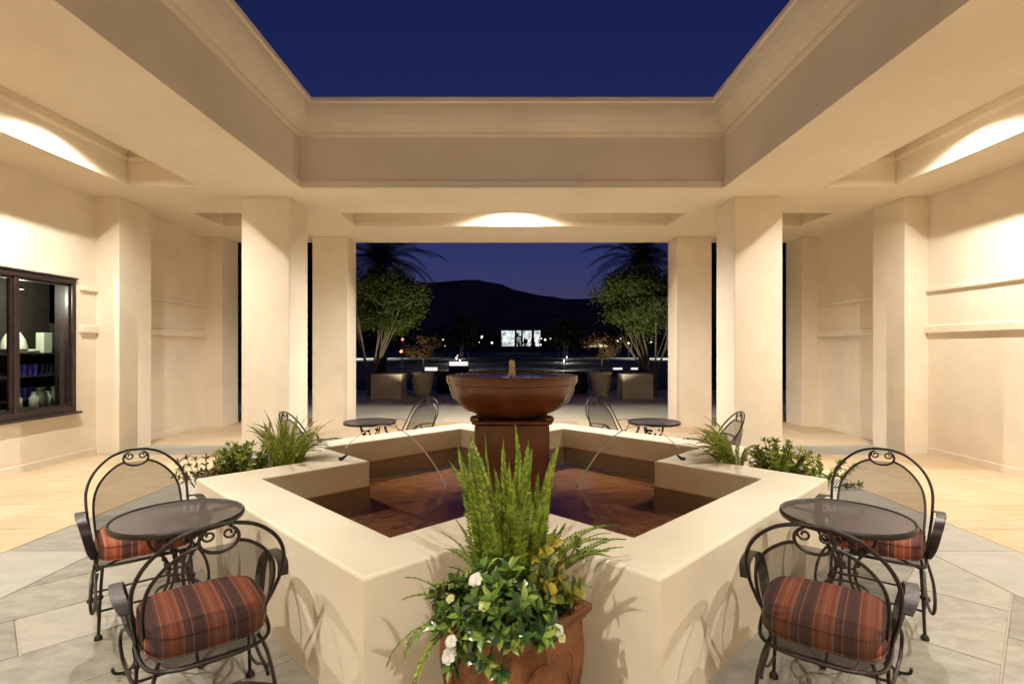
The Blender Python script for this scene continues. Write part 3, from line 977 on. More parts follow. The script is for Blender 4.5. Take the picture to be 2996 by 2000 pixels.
# ------------------------------------------------------------------ planting of the front pot
rf = random.Random(11)
t = thing('sword_fern', 'tall upright green sword fern in the front terracotta pot', 'fern', (0, 2.30, 0.51), 0, 'sword ferns')
mb = MB()
for i in range(58):
    az = 2.399*i+rf.uniform(-0.3, 0.3); r = 0.12*math.sqrt((i+0.5)/58)
    L = rf.uniform(0.56, 0.78) if i % 5 < 2 else rf.uniform(0.32, 0.58)
    frond(mb, (r*math.cos(az)*1.1, r*math.sin(az)*0.9, 0), az, L, rf.uniform(-0.04, 0.06)+0.26*(i/58)*rf.random(), rf.uniform(0.05, 0.75)*(0.35+0.65*i/58), rf.uniform(0.026, 0.040), int(L*72), rf, 0.0022, rf.uniform(-0.9, 0.9))
for i in range(18):
    az = rf.choice([rf.uniform(-0.5, 0.6), rf.uniform(2.6, 3.7)])
    frond(mb, (0.05*math.cos(az), -0.05, -0.01), az, rf.uniform(0.34, 0.58) if math.cos(az) > 0 else rf.uniform(0.26, 0.42), rf.uniform(0.45, 0.8), rf.uniform(0.7, 1.3), rf.uniform(0.022, 0.03), 36, rf)
mb.build('fronds', M['fern'], t)
t = thing('trailing_fern', 'arching fern fronds trailing down the left side of the front pot', 'fern', (-0.18, 2.12, 0.54), 0, 'sword ferns')
mb = MB()
for (az, L, lean, dr) in ((3.3, 0.30, 0.9, 1.3), (3.9, 0.34, 1.3, 1.7), (3.05, 0.32, 0.8, 1.0), (4.2, 0.42, 1.6, 1.4), (3.7, 0.40, 1.45, 1.6)):
    frond(mb, (0, 0, 0), az, L, lean, dr, 0.022, 32, rf)
mb.build('fronds', M['fern'], t)

t = thing('gardenia_bush', 'glossy dark green bush with white flowers in the front pot', 'bush', (0, 2.08, 0.52))
lm = MB(); sm = MB(); 
tips = []
for i in range(78):
    a = rf.uniform(0, 6.283); r = 0.27*math.sqrt(rf.uniform(0.03, 1))
    x = r*math.cos(a)*1.0-0.035; y = r*math.sin(a)*0.75-0.02
    h = rf.uniform(0.08, 0.26)*(1.05-0.55*(r/0.27)**2)
    if x > 0.10 and y < -0.06: h *= 0.45
    base = Vector((x*0.3, y*0.3+0.03, 0)); tip = Vector((x, y, h))
    sm.tube([base, base.lerp(tip, 0.5)+Vector((0, 0, 0.02)), tip], 0.0028, 4, cap=False)
    ax = Vector((x*1.6, y*1.6, 0.35))
    rosette(lm, tip, ax, 7, 0.062, 0.026, rf)
    rosette(lm, base.lerp(tip, 0.68), ax, 6, 0.060, 0.027, rf, 1.2)
    tips.append((tip, ax))
for i in range(20):
    x = rf.uniform(-0.26, 0.0); y = -0.20-0.06*rf.random()+0.7*max(0, -x-0.08); z = rf.uniform(-0.10, 0.10)
    base = Vector((x*0.5, y*0.45, 0.03)); tip = Vector((x, y, z))
    sm.tube([base, base.lerp(tip, 0.5)+Vector((0, 0, 0.03)), tip], 0.0026, 4, cap=False)
    rosette(lm, tip, (x*2, y*2-0.2, 0.12), 6, 0.055, 0.024, rf)
lm.build('leaves', M['gardenia'], t); sm.build('stem', M['stem'], t)
for (p, r) in (((-0.135, -0.13, 0.235), 0.036), ((-0.225, -0.20, -0.005), 0.040), ((-0.215, -0.215, 0.055), 0.034), ((0.168, -0.135, 0.055), 0.030), ((0.18, -0.14, 0.03), 0.026),
               ((-0.225, -0.14, 0.17), 0.024), ((-0.10, -0.19, 0.17), 0.028)):
    f = MB(); flower(f, p, (p[0], -0.35, 0.35), r*0.70, rf)
    f.build('flower', M['petal'] if r > 0.0285 else M['bud'], t)

t = thing('yellow_croton', 'bush with yellow and bronze leaves beside the ferns in the front pot', 'bush', (0.08, 2.18, 0.52))
lm = MB(); sm = MB()
for i in range(38):
    a = rf.uniform(-1.3, 1.9) if i < 26 else rf.uniform(0, 6.28)
    r = rf.uniform(0.03, 0.22); h = rf.uniform(0.12, 0.30)
    tip = Vector((r*math.cos(a), r*math.sin(a)*0.6-0.05, h)); base = tip*0.25; base.z = 0
    sm.tube([base, tip], 0.0028, 4, cap=False)
    rosette(lm, tip, (tip.x*3+rf.uniform(-0.2, 0.2), tip.y*3-0.1+rf.uniform(-0.2, 0.2), 0.2), 3, 0.055, 0.036, rf, 1.3)
lm.build('leaves', M['croton'], t); sm.build('stem', M['stem'], t)

# ------------------------------------------------------------------ planting of the side pots
M['fern_light'] = mat_leaf('fern_light', [(0.0, (0.09, 0.14, 0.02)), (0.5, (0.22, 0.28, 0.035)), (1.0, (0.46, 0.48, 0.09))])
M['small_shrub'] = mat_leaf('small_shrub', [(0.0, (0.07, 0.12, 0.02)), (0.5, (0.22, 0.29, 0.04)), (1.0, (0.46, 0.48, 0.09))], 0.45, 0.3)
M['bronze_shrub'] = mat_leaf('bronze_shrub', [(0.0, (0.06, 0.045, 0.02)), (0.5, (0.16, 0.13, 0.05)), (1.0, (0.28, 0.24, 0.09))], 0.5, 0.25)
for sgn, side in ((-1, 'left'), (1, 'right')):
    rs = random.Random(21 if sgn < 0 else 35)
    cx = sgn*1.98
    t = thing('grassy_fern', 'tuft of fine green fern blades at the %s end of the basin' % side, 'fern', (cx, YC+0.05, 0.52), 0, 'sword ferns')
    mb = MB()
    for i in range(54):
        az = rs.uniform(0, 6.283) if sgn < 0 else rs.uniform(1.6, 4.7)
        r = 0.11*math.sqrt(rs.random())
        frond(mb, (r*math.cos(az), r*math.sin(az), 0), az, rs.uniform(0.34, 0.58), rs.uniform(0.02, 0.45) if sgn < 0 else rs.uniform(0.2, 0.8),
              rs.uniform(0.3, 1.5) if sgn < 0 else rs.uniform(0.6, 1.8), 0.024, 30, rs, 0.002, rs.uniform(-1.1, 1.1) if i % 2 else None)
    for i in range(10):
        az = (math.pi if sgn > 0 else 0)+rs.uniform(-0.9, 0.9)
        frond(mb, (0, 0, 0), az, rs.uniform(0.36, 0.52), 0.6, 1.5, 0.026, 28, rs)
    mb.build('fronds', M['fern_light'], t)
    t = thing('leafy_shrub', 'bright green leafy shrub beside the fern at the %s end of the basin' % side, 'bush', (sgn*2.27, YC-0.06, 0.52), 0, 'side pot shrubs')
    vertical_leaf_shrub('leaves', t, M['small_shrub'], M['stem'], 42, 0.26, 0.14, 0.30, 0.055, 0.026, 6, rs)
    t = thing('bronze_shrub', 'sparse bronze-leaved shrub spilling outward at the %s end of the basin' % side, 'bush', (sgn*2.62, YC-0.10, 0.44), 0, 'side pot shrubs')
    vertical_leaf_shrub('leaves', t, M['bronze_shrub'] if sgn < 0 else M['small_shrub'], M['stem'], 26, 0.30, 0.05, 0.28, 0.05, 0.022, 5, rs, lean=1.0)
stk = MB().tube([(-2.06, YC-0.10, 0.48), (-2.06, YC-0.10, 0.98)], 0.008, 6).build('garden_stake', mat_noise('stake', (0.35, 0.27, 0.16), (0.45, 0.36, 0.22), 20, 0.8, 0))
tag(stk, 'thin wooden stake standing in the left pot beside the fern', 'stake')

# ================================================================== bistro table
def make_table():
    t = thing('bistro_table', '', 'table')
    Rt = 0.305; zt = 0.722
    mb = MB().lathe([(0.0001, zt), (Rt*0.5, zt), (Rt-0.006, zt)], 48)
    mb.build('table_top', M['table_mesh'], t)
    mb = MB().lathe([(Rt-0.010, zt-0.024), (Rt+0.004, zt-0.024), (Rt+0.008, zt-0.012), (Rt+0.006, zt+0.001), (Rt, zt+0.006), (Rt-0.008, zt+0.004), (Rt-0.012, zt-0.004), (Rt-0.010, zt-0.024)], 48)
    mb.build('rim', M['iron'], t, True)
    mb = MB()
    for k in range(2):
        a = R(45+90*k); c, s = math.cos(a), math.sin(a)
        mb.tube([(-Rt*c*0.97, -Rt*s*0.97, zt-0.018-0.004*k), (Rt*c*0.97, Rt*s*0.97, zt-0.018-0.004*k)], 0.0066, 6)
    P = [(0.15*math.cos(2*math.pi*i/28), 0.15*math.sin(2*math.pi*i/28), zt-0.034) for i in range(28)]
    mb.tube(P, 0.0066, 6, True)
    mb.build('top_brace', M['iron'], t, True)
    prof = [(0.15, zt-0.035), (0.135, 0.60), (0.07, 0.52), (0.045, 0.44), (0.075, 0.34), (0.165, 0.24), (0.205, 0.13), (0.20, 0.05), (0.235, 0.016), (0.285, 0.03), (0.295, 0.06)]
    for k in range(4):
        a = R(45+90*k); c, s = math.cos(a), math.sin(a)
        g = MB().tube(smooth_path([(r*c, r*s, z) for (r, z) in prof], 5), 0.0078, 7)
        g.sphere((0.235*c, 0.235*s, 0.010), 0.018, 8, 5, 1, 1, 0.6)
        g.build('leg', M['iron'], t, True)
    for (rr, z, name) in ((0.165, 0.25, 'ring'), (0.055, 0.43, 'collar'), (0.10, 0.34, 'ring')):
        P = [(rr*math.cos(2*math.pi*i/28), rr*math.sin(2*math.pi*i/28), z) for i in range(28)]
        MB().tube(P, 0.0066, 6, True).build(name, M['iron'], t, True)
    # grape cluster ornament under the top
    g = MB(); rq = random.Random(3)
    for i in range(30):
        a = rq.uniform(0, 6.28); z = rq.uniform(0.46, 0.64); r = 0.055+0.05*(z-0.46)/0.18
        g.sphere((r*math.cos(a), r*math.sin(a), z), 0.014, 6, 4)
    g.build('grape_ornament', M['iron'], t, True)['kind'] = 'stuff'
    return t

# ================================================================== spring chair (faces +y, origin on the floor under the seat)
O_H = [(0.232, 0.02, 0.40), (0.250, -0.07, 0.50), (0.264, -0.165, 0.62), (0.262, -0.235, 0.73), (0.222, -0.285, 0.825), (0.145, -0.325, 0.90), (0.065, -0.342, 0.932), (0, -0.345, 0.937)]
I_H = [(0.214, -0.04, 0.40), (0.224, -0.12, 0.50), (0.230, -0.195, 0.62), (0.216, -0.245, 0.715), (0.172, -0.285, 0.79), (0.112, -0.315, 0.842), (0.066, -0.33, 0.862)]
def interp(tab, z, k):
    for a, b_ in zip(tab[:-1], tab[1:]):
        if a[2] <= z <= b_[2]:
            u = (z-a[2])/(b_[2]-a[2]); return a[k]+(b_[k]-a[k])*u
    return tab[0][k] if z < tab[0][2] else tab[-1][k]

def make_chair():
    t = thing('garden_chair', '', 'chair')
    outer = O_H+mirror_x(O_H[:-1])[::-1]
    g = MB().tube(smooth_path(outer, 5), 0.0080, 8)
    for half in (I_H, mirror_x(I_H)):
        g.tube(smooth_path(half, 5), 0.0070, 7)
    g.build('back_frame', M['iron'], t, True)
    # medallion: oval with two scrolls
    g = MB()
    yy = -0.336
    P = [(0.068*math.cos(a), yy-0.004, 0.882+0.050*math.sin(a)) for a in [R(-230+i*280/22) for i in range(23)]]
    g.tube(P, 0.0068, 7)
    for s in (-1, 1):
        P = []
        for i in range(18):
            th = R(90)+i/17*R(470); r = 0.030*(1-0.72*i/17)
            P.append((s*(0.034-r*math.cos(th)*0.9), yy, 0.902+r*math.sin(th)*0.85-0.004))
        g.tube(P, 0.0050, 6)
    g.build('medallion', M['iron'], t, True)
    # curved steel mesh back
    g = MB(); nu, nv = 16, 14
    zs = [0.395+(0.858-0.395)*(j/nv) for j in range(nv+1)]
    for j, z in enumerate(zs):
        w = interp(I_H, z, 0)-0.002; ye = interp(I_H, z, 1)
        yc_ = -0.265-0.075*(z-0.395)/0.465
        for i in range(nu+1):
            u = -1+2*i/nu
            g.v.append((u*w, ye+(min(yc_, ye)-ye)*(1-u**6), z))
    for j in range(nv):
        for i in range(nu):
            a = j*(nu+1)+i; g.f.append((a, a+1, a+nu+2, a+nu+1))
    g.build('back_mesh', M['iron_mesh'], t, True)
    # seat frame and mesh
    seat = [(0.232, 0.25, 0.402), (0.240, 0.10, 0.400), (0.234, -0.08, 0.396), (0.205, -0.20, 0.392), (0.12, -0.255, 0.391), (0, -0.265, 0.390)]
    loop = seat+mirror_x(seat[:-1])[::-1]
    sp = smooth_path(loop, 4)
    g = MB().tube(sp, 0.0080, 7)
    g.tube([(0.232, 0.25, 0.402), (0.10, 0.272, 0.404), (-0.10, 0.272, 0.404), (-0.232, 0.25, 0.402)], 0.0080, 7)
    g.build('seat_frame', M['iron'], t, True)
    g = MB(); g.v = [tuple(p) for p in sp]; g.v.append((0, 0, 0.385)); n = len(sp)
    g.f = [(i, (i+1) % n, n) for i in range(n)]
    g.build('seat_mesh', M['iron_mesh'], t, True)
    for s in (-1, 1):
        # flat rolled arm
        P = smooth_path([(s*0.277, -0.165, 0.615), (s*0.298, -0.08, 0.640), (s*0.304, 0.04, 0.645), (s*0.298, 0.13, 0.632), (s*0.285, 0.185, 0.585), (s*0.270, 0.185, 0.52), (s*0.255, 0.15, 0.46), (s*0.235, 0.11, 0.41)], 5)
        MB().ribbon(P, (1, 0, 0), 0.046, 0.006).build('arm', M['iron'], t)
        # slim rod under the arm
        P = smooth_path([(s*0.281, 0.10, 0.635), (s*0.275, 0.03, 0.58), (s*0.260, -0.01, 0.50), (s*0.238, 0.0, 0.41)], 5)
        MB().tube(P, 0.0058, 6).build('arm_support', M['iron'], t, True)
        # spring loop
        P = smooth_path([(s*0.228, 0.02, 0.39), (s*0.25, 0.20, 0.385), (s*0.268, 0.33, 0.35), (s*0.275, 0.395, 0.275), (s*0.268, 0.365, 0.205), (s*0.252, 0.26, 0.178), (s*0.236, 0.10, 0.185), (s*0.225, -0.08, 0.20), (s*0.21, -0.19, 0.22)], 6)
        MB().tube(P, 0.0080, 7).build('spring', M['iron'], t, True)
        # legs
        g = MB().tube([(s*0.212, 0.205, 0.395), (s*0.223, 0.22, 0.22), (s*0.232, 0.235, 0.012)], 0.0080, 7)
        g.sphere((s*0.223, 0.22, 0.225), 0.017, 8, 5); g.lathe([(0.0080, 0.03), (0.019, 0.018), (0.021, 0.0), (0.0001, 0.0)], 10, (s*0.232, 0.235))
        g.build('leg', M['iron'], t, True)
        P = smooth_path([(s*0.177, -0.16, 0.392), (s*0.201, -0.215, 0.33), (s*0.218, -0.275, 0.21), (s*0.229, -0.325, 0.09), (s*0.235, -0.345, 0.012)], 5)
        g = MB().tube(P, 0.0080, 7); g.lathe([(0.0080, 0.03), (0.019, 0.018), (0.021, 0.0), (0.0001, 0.0)], 10, (s*0.235, -0.345))
        P = smooth_path([(s*0.215, -0.255, 0.25), (s*0.227, -0.16, 0.235), (s*0.230, -0.02, 0.18), (s*0.230, 0.10, 0.125), (s*0.227, 0.222, 0.11)], 4)
        g.tube(P, 0.0068, 6)
        g.build('leg', M['iron'], t, True)
    MB().tube(smooth_path([(-0.218, -0.275, 0.21), (-0.11, -0.262, 0.255), (0, -0.258, 0.268), (0.11, -0.262, 0.255), (0.218, -0.275, 0.21)], 4), 0.0068, 6).build('stretcher', M['iron'], t, True)
    MB().tube([(-0.232, -0.335, 0.06), (0.232, -0.335, 0.06)], 0.0066, 6).build('stretcher', M['iron'], t, True)
    MB().tube([(-0.226, 0.225, 0.15), (0.226, 0.225, 0.15)], 0.0066, 6).build('stretcher', M['iron'], t, True)
    return t

def make_cushion():
    """boxed cushion, striped front to back"""
    t = thing('seat_cushion', '', 'cushion')
    g = MB(); nu, nv = 22, 22
    def half(u, v):
        x = u*0.224*(1-0.12*(v < 0)*v*v); y = v*0.238+0.018
        return x, y
    def edge(u, v, z):
        # superellipse footprint
        k = 4.5
        m_ = max(abs(u), abs(v)); 
        if m_ < 1e-6: return half(0, 0)
        cu, cv = u/m_, v/m_
        f = 1/((abs(cu)**k+abs(cv)**k)**(1/k))
        return half(u*f, v*f)
    th = 0.118
    for side in (0, 1):
        for j in range(nv+1):
            for i in range(nu+1):
                u = -1+2*i/nu; v = -1+2*j/nv
                u = math.copysign(abs(u)**0.8, u); v = math.copysign(abs(v)**0.8, v)
                x, y = edge(u, v, 0)
                m_ = max(abs(u), abs(v))
                crown = 0.016*(1-u*u)*(1-v*v)
                rnd = 0.020*max(0, (m_-0.80)/0.20)**2
                z = (th+crown-rnd) if side else (0.004+rnd)
                g.v.append((x, y, z))
        b = side*(nu+1)*(nv+1)
        for j in range(nv):
            for i in range(nu):
                a = b+j*(nu+1)+i; q = (a, a+1, a+nu+2, a+nu+1); g.f.append(q if side else q[::-1])
    rim = [i for i in range(nu+1)]+[(j+1)*(nu+1)-1 for j in range(1, nv+1)]+[nv*(nu+1)+i for i in range(nu-1, -1, -1)]+[j*(nu+1) for j in range(nv-1, 0, -1)]
    off = (nu+1)*(nv+1); m = len(rim)
    # side band bulging outward
    mid = []
    for r_ in rim:
        x, y, z = g.v[r_]; d = math.hypot(x, y); mid.append(len(g.v)); g.v.append((x*(1+0.012/d), y*(1+0.012/d), th*0.5))
    for k in range(m):
        a, b_ = rim[k], rim[(k+1) % m]
        g.f.append((a, b_, mid[(k+1) % m], mid[k])); g.f.append((mid[k], mid[(k+1) % m], b_+off, a+off))
    g.build('cover', M['stripes'], t, True)
    for zz in (th-0.020, 0.024):
        P = []
        for k in range(0, m):
            x, y, z = g.v[rim[k]]; d = math.hypot(x, y); P.append((x*(1+0.005/d), y*(1+0.005/d), zz))
        MB().tube(P, 0.0042, 5, True).build('piping', M['stripes'], t, True)
    return t

table0 = make_table(); chair0 = make_chair(); cush0 = make_cushion()
def place(o, first, loc, rz, label, group):
    c = o if first else copy_tree(o)
    c.location = loc; c.rotation_euler = (0, 0, rz); c['label'] = label; c['group'] = group
    return c
TX, TY = 1.76, 1.81
tabs = [((-TX, YC-TY), R(10), 'round dark steel mesh table nearest on the left, between two cushioned chairs'),
        ((TX, YC-TY), R(-10), 'round dark steel mesh table nearest on the right, between two cushioned chairs'),
        ((-1.72, YC+1.82), R(20), 'small round dark table behind the basin, left of the fountain bowl'),
        ((1.72, YC+1.82), R(-20), 'small round dark table behind the basin, right of the fountain bowl')]
for i, (p, rz, lab) in enumerate(tabs):
    place(table0, i == 0, (p[0], p[1], 0), rz, lab, 'bistro tables round the fountain')
def face(dx, dy):
    return math.atan2(dy, dx)-math.pi/2
chs = [((-1.32, 2.28), face(-0.62, 0.78), 'nearest left iron chair, seen from behind, mesh back to the camera', 'rust striped cushion on the nearest left chair, seen through its mesh back'),
       ((-2.26, 3.26), face(0.66, -0.75), 'iron chair behind the left table, arched back facing the camera', 'rust striped cushion on the chair behind the left table'),
       ((1.33, 2.27), face(0.58, 0.815), 'nearest right iron chair, seen from behind, mesh back to the camera', 'rust striped cushion on the nearest right chair, seen through its mesh back'),
       ((2.24, 3.26), face(-0.62, -0.785), 'iron chair behind the right table, arched back facing the camera', 'rust striped cushion on the chair behind the right table'),
       ((-1.34, 7.02), face(-0.62, -0.78), 'far iron chair behind the basin, just left of the fountain bowl', None),
       ((1.34, 7.02), face(0.62, -0.78), 'far iron chair behind the basin, just right of the fountain bowl', None),
       ((-2.17, 5.86), face(0.66, 0.75), 'far left iron chair half hidden by the fern in front of a column', None),
       ((2.17, 5.86), face(-0.66, 0.75), 'far right iron chair half hidden by the fern in front of a column', None)]
nc = 0
for i, (p, rz, lab, cl) in enumerate(chs):
    place(chair0, i == 0, (p[0], p[1], 0), rz, lab, 'wrought iron spring chairs')
    if cl:
        place(cush0, nc == 0, (p[0], p[1], 0.402), rz, cl, 'striped seat cushions'); nc += 1

# ================================================================== shop window display
M['shelf'] = mat_noise('shelf', (0.03, 0.024, 0.02), (0.05, 0.04, 0.032), 8, 0.5, 0)
M['white_ware'] = mat_noise('white_ware', (0.62, 0.64, 0.52), (0.74, 0.75, 0.64), 6, 0.5, 0)
M['cobalt'] = mat_noise('cobalt', (0.05, 0.04, 0.65), (0.16, 0.13, 0.95), 9, 0.12, 0, spec=0.7)
M['smoke'] = mat_noise('smoke', (0.02, 0.02, 0.03), (0.06, 0.06, 0.09), 9, 0.1, 0, spec=0.8)
M['green_ware'] = mat_noise('green_ware', (0.12, 0.16, 0.09), (0.26, 0.30, 0.2), 30, 0.5, 0)
t = thing('display_shelves', 'dark open shelves inside the shop window', 'shelf', (-7.05, 7.2, 0))
for z in (0.66, 0.885, 1.215, 1.54):
    MB().box(-0.16, 0.20, -1.4, 1.1, z-0.022, z, 0.002).build('shelf_board', M['shelf'], t)
MB().box(0.22, 0.42, -1.4, 1.3, 0.765, 0.785, 0.002).build('front_ledge', M['shelf'], t)
MB().box(-0.19, -0.165, -1.4, 1.1, 0.3, 2.6).build('back_panel', M['shelf'], t)
for y in (-1.42, 1.1):
    MB().box(-0.165, 0.20, y, y+0.022, 0.3, 2.0).build('side_panel', M['shelf'], t)
def vessel(name, label, cat, group, loc, prof, mat, n=12):
    o = MB().lathe(prof, n).build(name, mat, None, True, loc); return tag(o, label, cat, group)
glass_prof = [(0.0001, 0), (0.030, 0.0), (0.033, 0.012), (0.030, 0.05), (0.035, 0.12), (0.040, 0.165), (0.037, 0.165), (0.030, 0.06), (0.0001, 0.02)]
ORD = ['leftmost', 'second', 'third', 'rightmost']
for (z, rown) in ((1.215, 'upper'), (0.885, 'lower')):
    for i in range(4):
        vessel('blue_glass', '%s cobalt blue glass in the %s row inside the shop window' % (ORD[i], rown), 'glass', 'blue glasses, %s row' % rown, (-6.93, 7.46+0.088*i, z), glass_prof, M['cobalt'])
    for i in range(4):
        vessel('dark_glass', '%s dark tumbler right of the blue glasses, %s row, shop window' % (ORD[i], rown), 'glass', 'dark tumblers, %s row' % rown, (-6.93, 7.83+0.075*i, z), glass_prof, M['smoke'])
tag(MB().box(-0.06, 0.06, -0.075, 0.075, 0, 0.30, 0.006).build('white_box', M['white_ware'], None, False, (-6.95, 7.90, 1.54)), 'upright white box on the top shelf in the shop window', 'box')
tag(MB().lathe([(0.15, 0), (0.145, 0.04), (0.12, 0.14), (0.07, 0.23), (0.0001, 0.26)], 20).build('hat', M['white_ware'], None, True, (-6.95, 7.42, 1.60)), 'white domed hat on the top shelf in the shop window', 'hat')
tag(MB().box(-0.12, 0.12, -0.2, 0.2, 0, 0.055, 0.018).build('folded_cloth', M['white_ware'], None, True, (-6.95, 7.52, 1.541)), 'folded white cloth under the white hat in the shop window', 'cloth')
jar = [(0.0001, 0), (0.05, 0), (0.055, 0.02), (0.055, 0.13), (0.03, 0.16), (0.028, 0.20), (0.034, 0.205), (0.0001, 0.205)]
for (y, mt, lab) in ((7.24, 'white_ware', 'white jar at the lower left of the shop window display'), (7.49, 'white_ware', 'white jar in the middle of the lower shop window shelf'), (7.70, 'white_ware', 'white jar near the right edge of the lower shop window shelf')):
    vessel('jar', lab, 'jar', 'jars in the shop window', (-6.73, y, 0.786), jar, M[mt])
for (y, lab) in ((7.60, 'greenish vase between the white jars in the shop window'), (7.83, 'greenish vase at the right end of the shop window display')):
    vessel('vase', lab, 'vase', 'vases in the shop window', (-6.73, y, 0.786), [(0.0001, 0), (0.06, 0), (0.075, 0.06), (0.05, 0.16), (0.04, 0.22), (0.055, 0.26), (0.0001, 0.25)], M['green_ware'])
tag(MB().lathe([(0.0001, 0), (0.10, 0), (0.06, 0.06), (0.07, 0.3), (0.12, 0.5), (0.10, 0.62), (0.04, 0.68), (0.0001, 0.7)], 18).build('display_bust', M['white_ware'], None, True, (-6.78, 6.62, 0.70)), 'pale display bust behind the left window pane', 'bust')
ld = bpy.data.lights.new('shop_lamp_glow', 'POINT'); ld.energy = 70; ld.color = (0.92, 1.0, 0.80); ld.shadow_soft_size = 0.06
t = thing('shop_lamp', 'small pendant lamp hanging inside the shop', 'lamp', (-6.64, 7.11, 2.40))
MB().lathe([(0.01, 0.6), (0.01, 0.12), (0.09, 0.0), (0.085, 0.0), (0.0001, 0.10)], 16).build('shade', M['frame'], t, True)
lo = bpy.data.objects.new('shop_lamp_glow', ld); link(lo, t); lo.location = (0, 0, -0.06)

# ================================================================== beyond the terrace
M['planter'] = mat_noise('planter', (0.36, 0.31, 0.22), (0.44, 0.38, 0.28), 3, 0.85, 0.15, 60)
M['asphalt'] = mat_noise('asphalt', (0.040, 0.038, 0.040), (0.060, 0.057, 0.058), 2, 0.8, 0)
M['kerb'] = mat_noise('kerb', (0.38, 0.35, 0.31), (0.46, 0.43, 0.38), 2, 0.85, 0)
M['grass'] = mat_noise('grass', (0.040, 0.065, 0.018), (0.080, 0.105, 0.032), 1.2, 0.95, 0)
M['hill'] = mat_noise('hill', (0.06, 0.045, 0.035), (0.17, 0.12, 0.09), 0.012, 1.0, 0, detail=10)
M['bark'] = mat_noise('bark', (0.10, 0.075, 0.05), (0.20, 0.16, 0.11), 9, 0.9, 0.5, 25, 0.2, dist=0.02)
M['tree_leaf'] = mat_leaf('tree_leaf', [(0.0, (0.035, 0.060, 0.010)), (0.5, (0.075, 0.105, 0.016)), (1.0, (0.13, 0.15, 0.028))], 0.5, 0.3, 0.3)
M['palm_leaf'] = mat_leaf('palm_leaf', [(0.0, (0.05, 0.06, 0.04)), (1.0, (0.11, 0.12, 0.08))], 0.5, 0.15, 0.4)
M['red_leaf'] = mat_leaf('red_leaf', [(0.0, (0.035, 0.028, 0.012)), (0.6, (0.07, 0.035, 0.018)), (1.0, (0.10, 0.075, 0.025))], 0.5, 0.2, 0.3)
M['hedge_leaf'] = mat_leaf('hedge_leaf', [(0.0, (0.010, 0.014, 0.009)), (1.0, (0.028, 0.034, 0.018))], 0.6, 0.1, 0.2)
M['dark_metal'] = mat_noise('dark_metal', (0.02, 0.02, 0.02), (0.035, 0.035, 0.035), 10, 0.5, 0)
M['dark_wall'] = mat_noise('dark_wall', (0.05, 0.05, 0.05), (0.08, 0.078, 0.075), 1, 0.85, 0)

# roundabout and avenue on the lower ground
def disc(name, r, z, mat, c=(0, 136), n=96):
    g = MB(); g.v = [(c[0]+r*math.cos(2*math.pi*i/n), c[1]+r*math.sin(2*math.pi*i/n), z) for i in range(n)]; g.f = [tuple(range(n))]
    return struct(g.build(name, mat))
road = MB(); road.quad((-400, 21.5, -0.28), (400, 21.5, -0.28), (400, 300, -0.28), (-400, 300, -0.28))
struct(road.build('road', M['asphalt']))
for (nm, r_, z_, mt) in (('pavement', 36, -0.24, 'kerb'), ('lawn', 35, -0.20, 'grass'), ('pavement', 28.5, -0.16, 'kerb'), ('road', 27.3, -0.12, 'asphalt'),
                         ('pavement', 19, -0.08, 'kerb'), ('lawn', 17.6, -0.03, 'grass'), ('pavement', 9, 0.05, 'kerb'), ('lawn', 7.6, 0.12, 'grass')):
    disc(nm, r_, z_, M[mt], (0, 84))
# hills
def ridge(name, Y, pts, mat):
    g = MB(); n = 140; x0, x1 = pts[0][0], pts[-1][0]; rh = random.Random(5)
    cols = []
    for i in range(n+1):
        px = x0+(x1-x0)*i/n
        for a, b_ in zip(pts[:-1], pts[1:]):
            if a[0] <= px <= b_[0]:
                u = (px-a[0])/(b_[0]-a[0]); u = u*u*(3-2*u); y = a[1]+(b_[1]-a[1])*u
        y += rh.uniform(-1.2, 1.2)
        X = (px-1174)/1220*Y; Z = 1.6+(800-y)/1220*Y
        cols.append((X, Z))
    for (X, Z) in cols:
        for k in range(6):
            t_ = k/5
            g.v.append((X*(1-0.25*(1-t_)), Y*(1-0.35*(1-t_)), -0.4+(Z+0.4)*t_**1.3))
        g.v.append((X*1.1, Y*1.25, -0.4))
    for i in range(n):
        for k in range(6):
            a = i*7+k; g.f.append((a, a+7, a+8, a+1))
    return struct(g.build(name, mat, None, True))
ridge('hills', 1500, [(-900, 700), (300, 690), (700, 668), (900, 655), (1000, 647), (1090, 642), (1130, 646), (1180, 664), (1240, 676), (1300, 686), (1360, 684), (1450, 672), (1600, 668), (2000, 690), (3200, 705)], M['hill'])

def crown(mb, c, rx, ry, rz, n, L, w, rg, clumps=26, down=0.0):
    cl = []
    for i in range(clumps):
        a = rg.uniform(0, 6.283); zz = rg.uniform(-1, 1); rr = math.sqrt(1-zz*zz)*rg.uniform(0.45, 1.0)
        cl.append((rr*math.cos(a), rr*math.sin(a), zz*rg.uniform(0.6, 1), rg.uniform(0.18, 0.36)))
    for i in range(n):
        k = rg.choice(cl)
        p = Vector((c[0]+rx*(k[0]+rg.gauss(0, k[3]*0.5)), c[1]+ry*(k[1]+rg.gauss(0, k[3]*0.5)), c[2]+rz*(k[2]+rg.gauss(0, k[3]*0.5))))
        d = Vector((rg.gauss(0, 1)+k[0]*0.8, rg.gauss(0, 1)+k[1]*0.8, rg.gauss(0, 1)-down+0.5))
        d = d.normalized() if d.length > 0.01 else Vector((0, 0, 1))
        nn = d.orthogonal().normalized(); s_ = d.cross(nn)
        l = L*rg.uniform(0.7, 1.3); ww = w*rg.uniform(0.7, 1.2)
        mb.quad(p, p+d*l*0.45+s_*ww, p+d*l, p+d*l*0.45-s_*ww)
    return cl

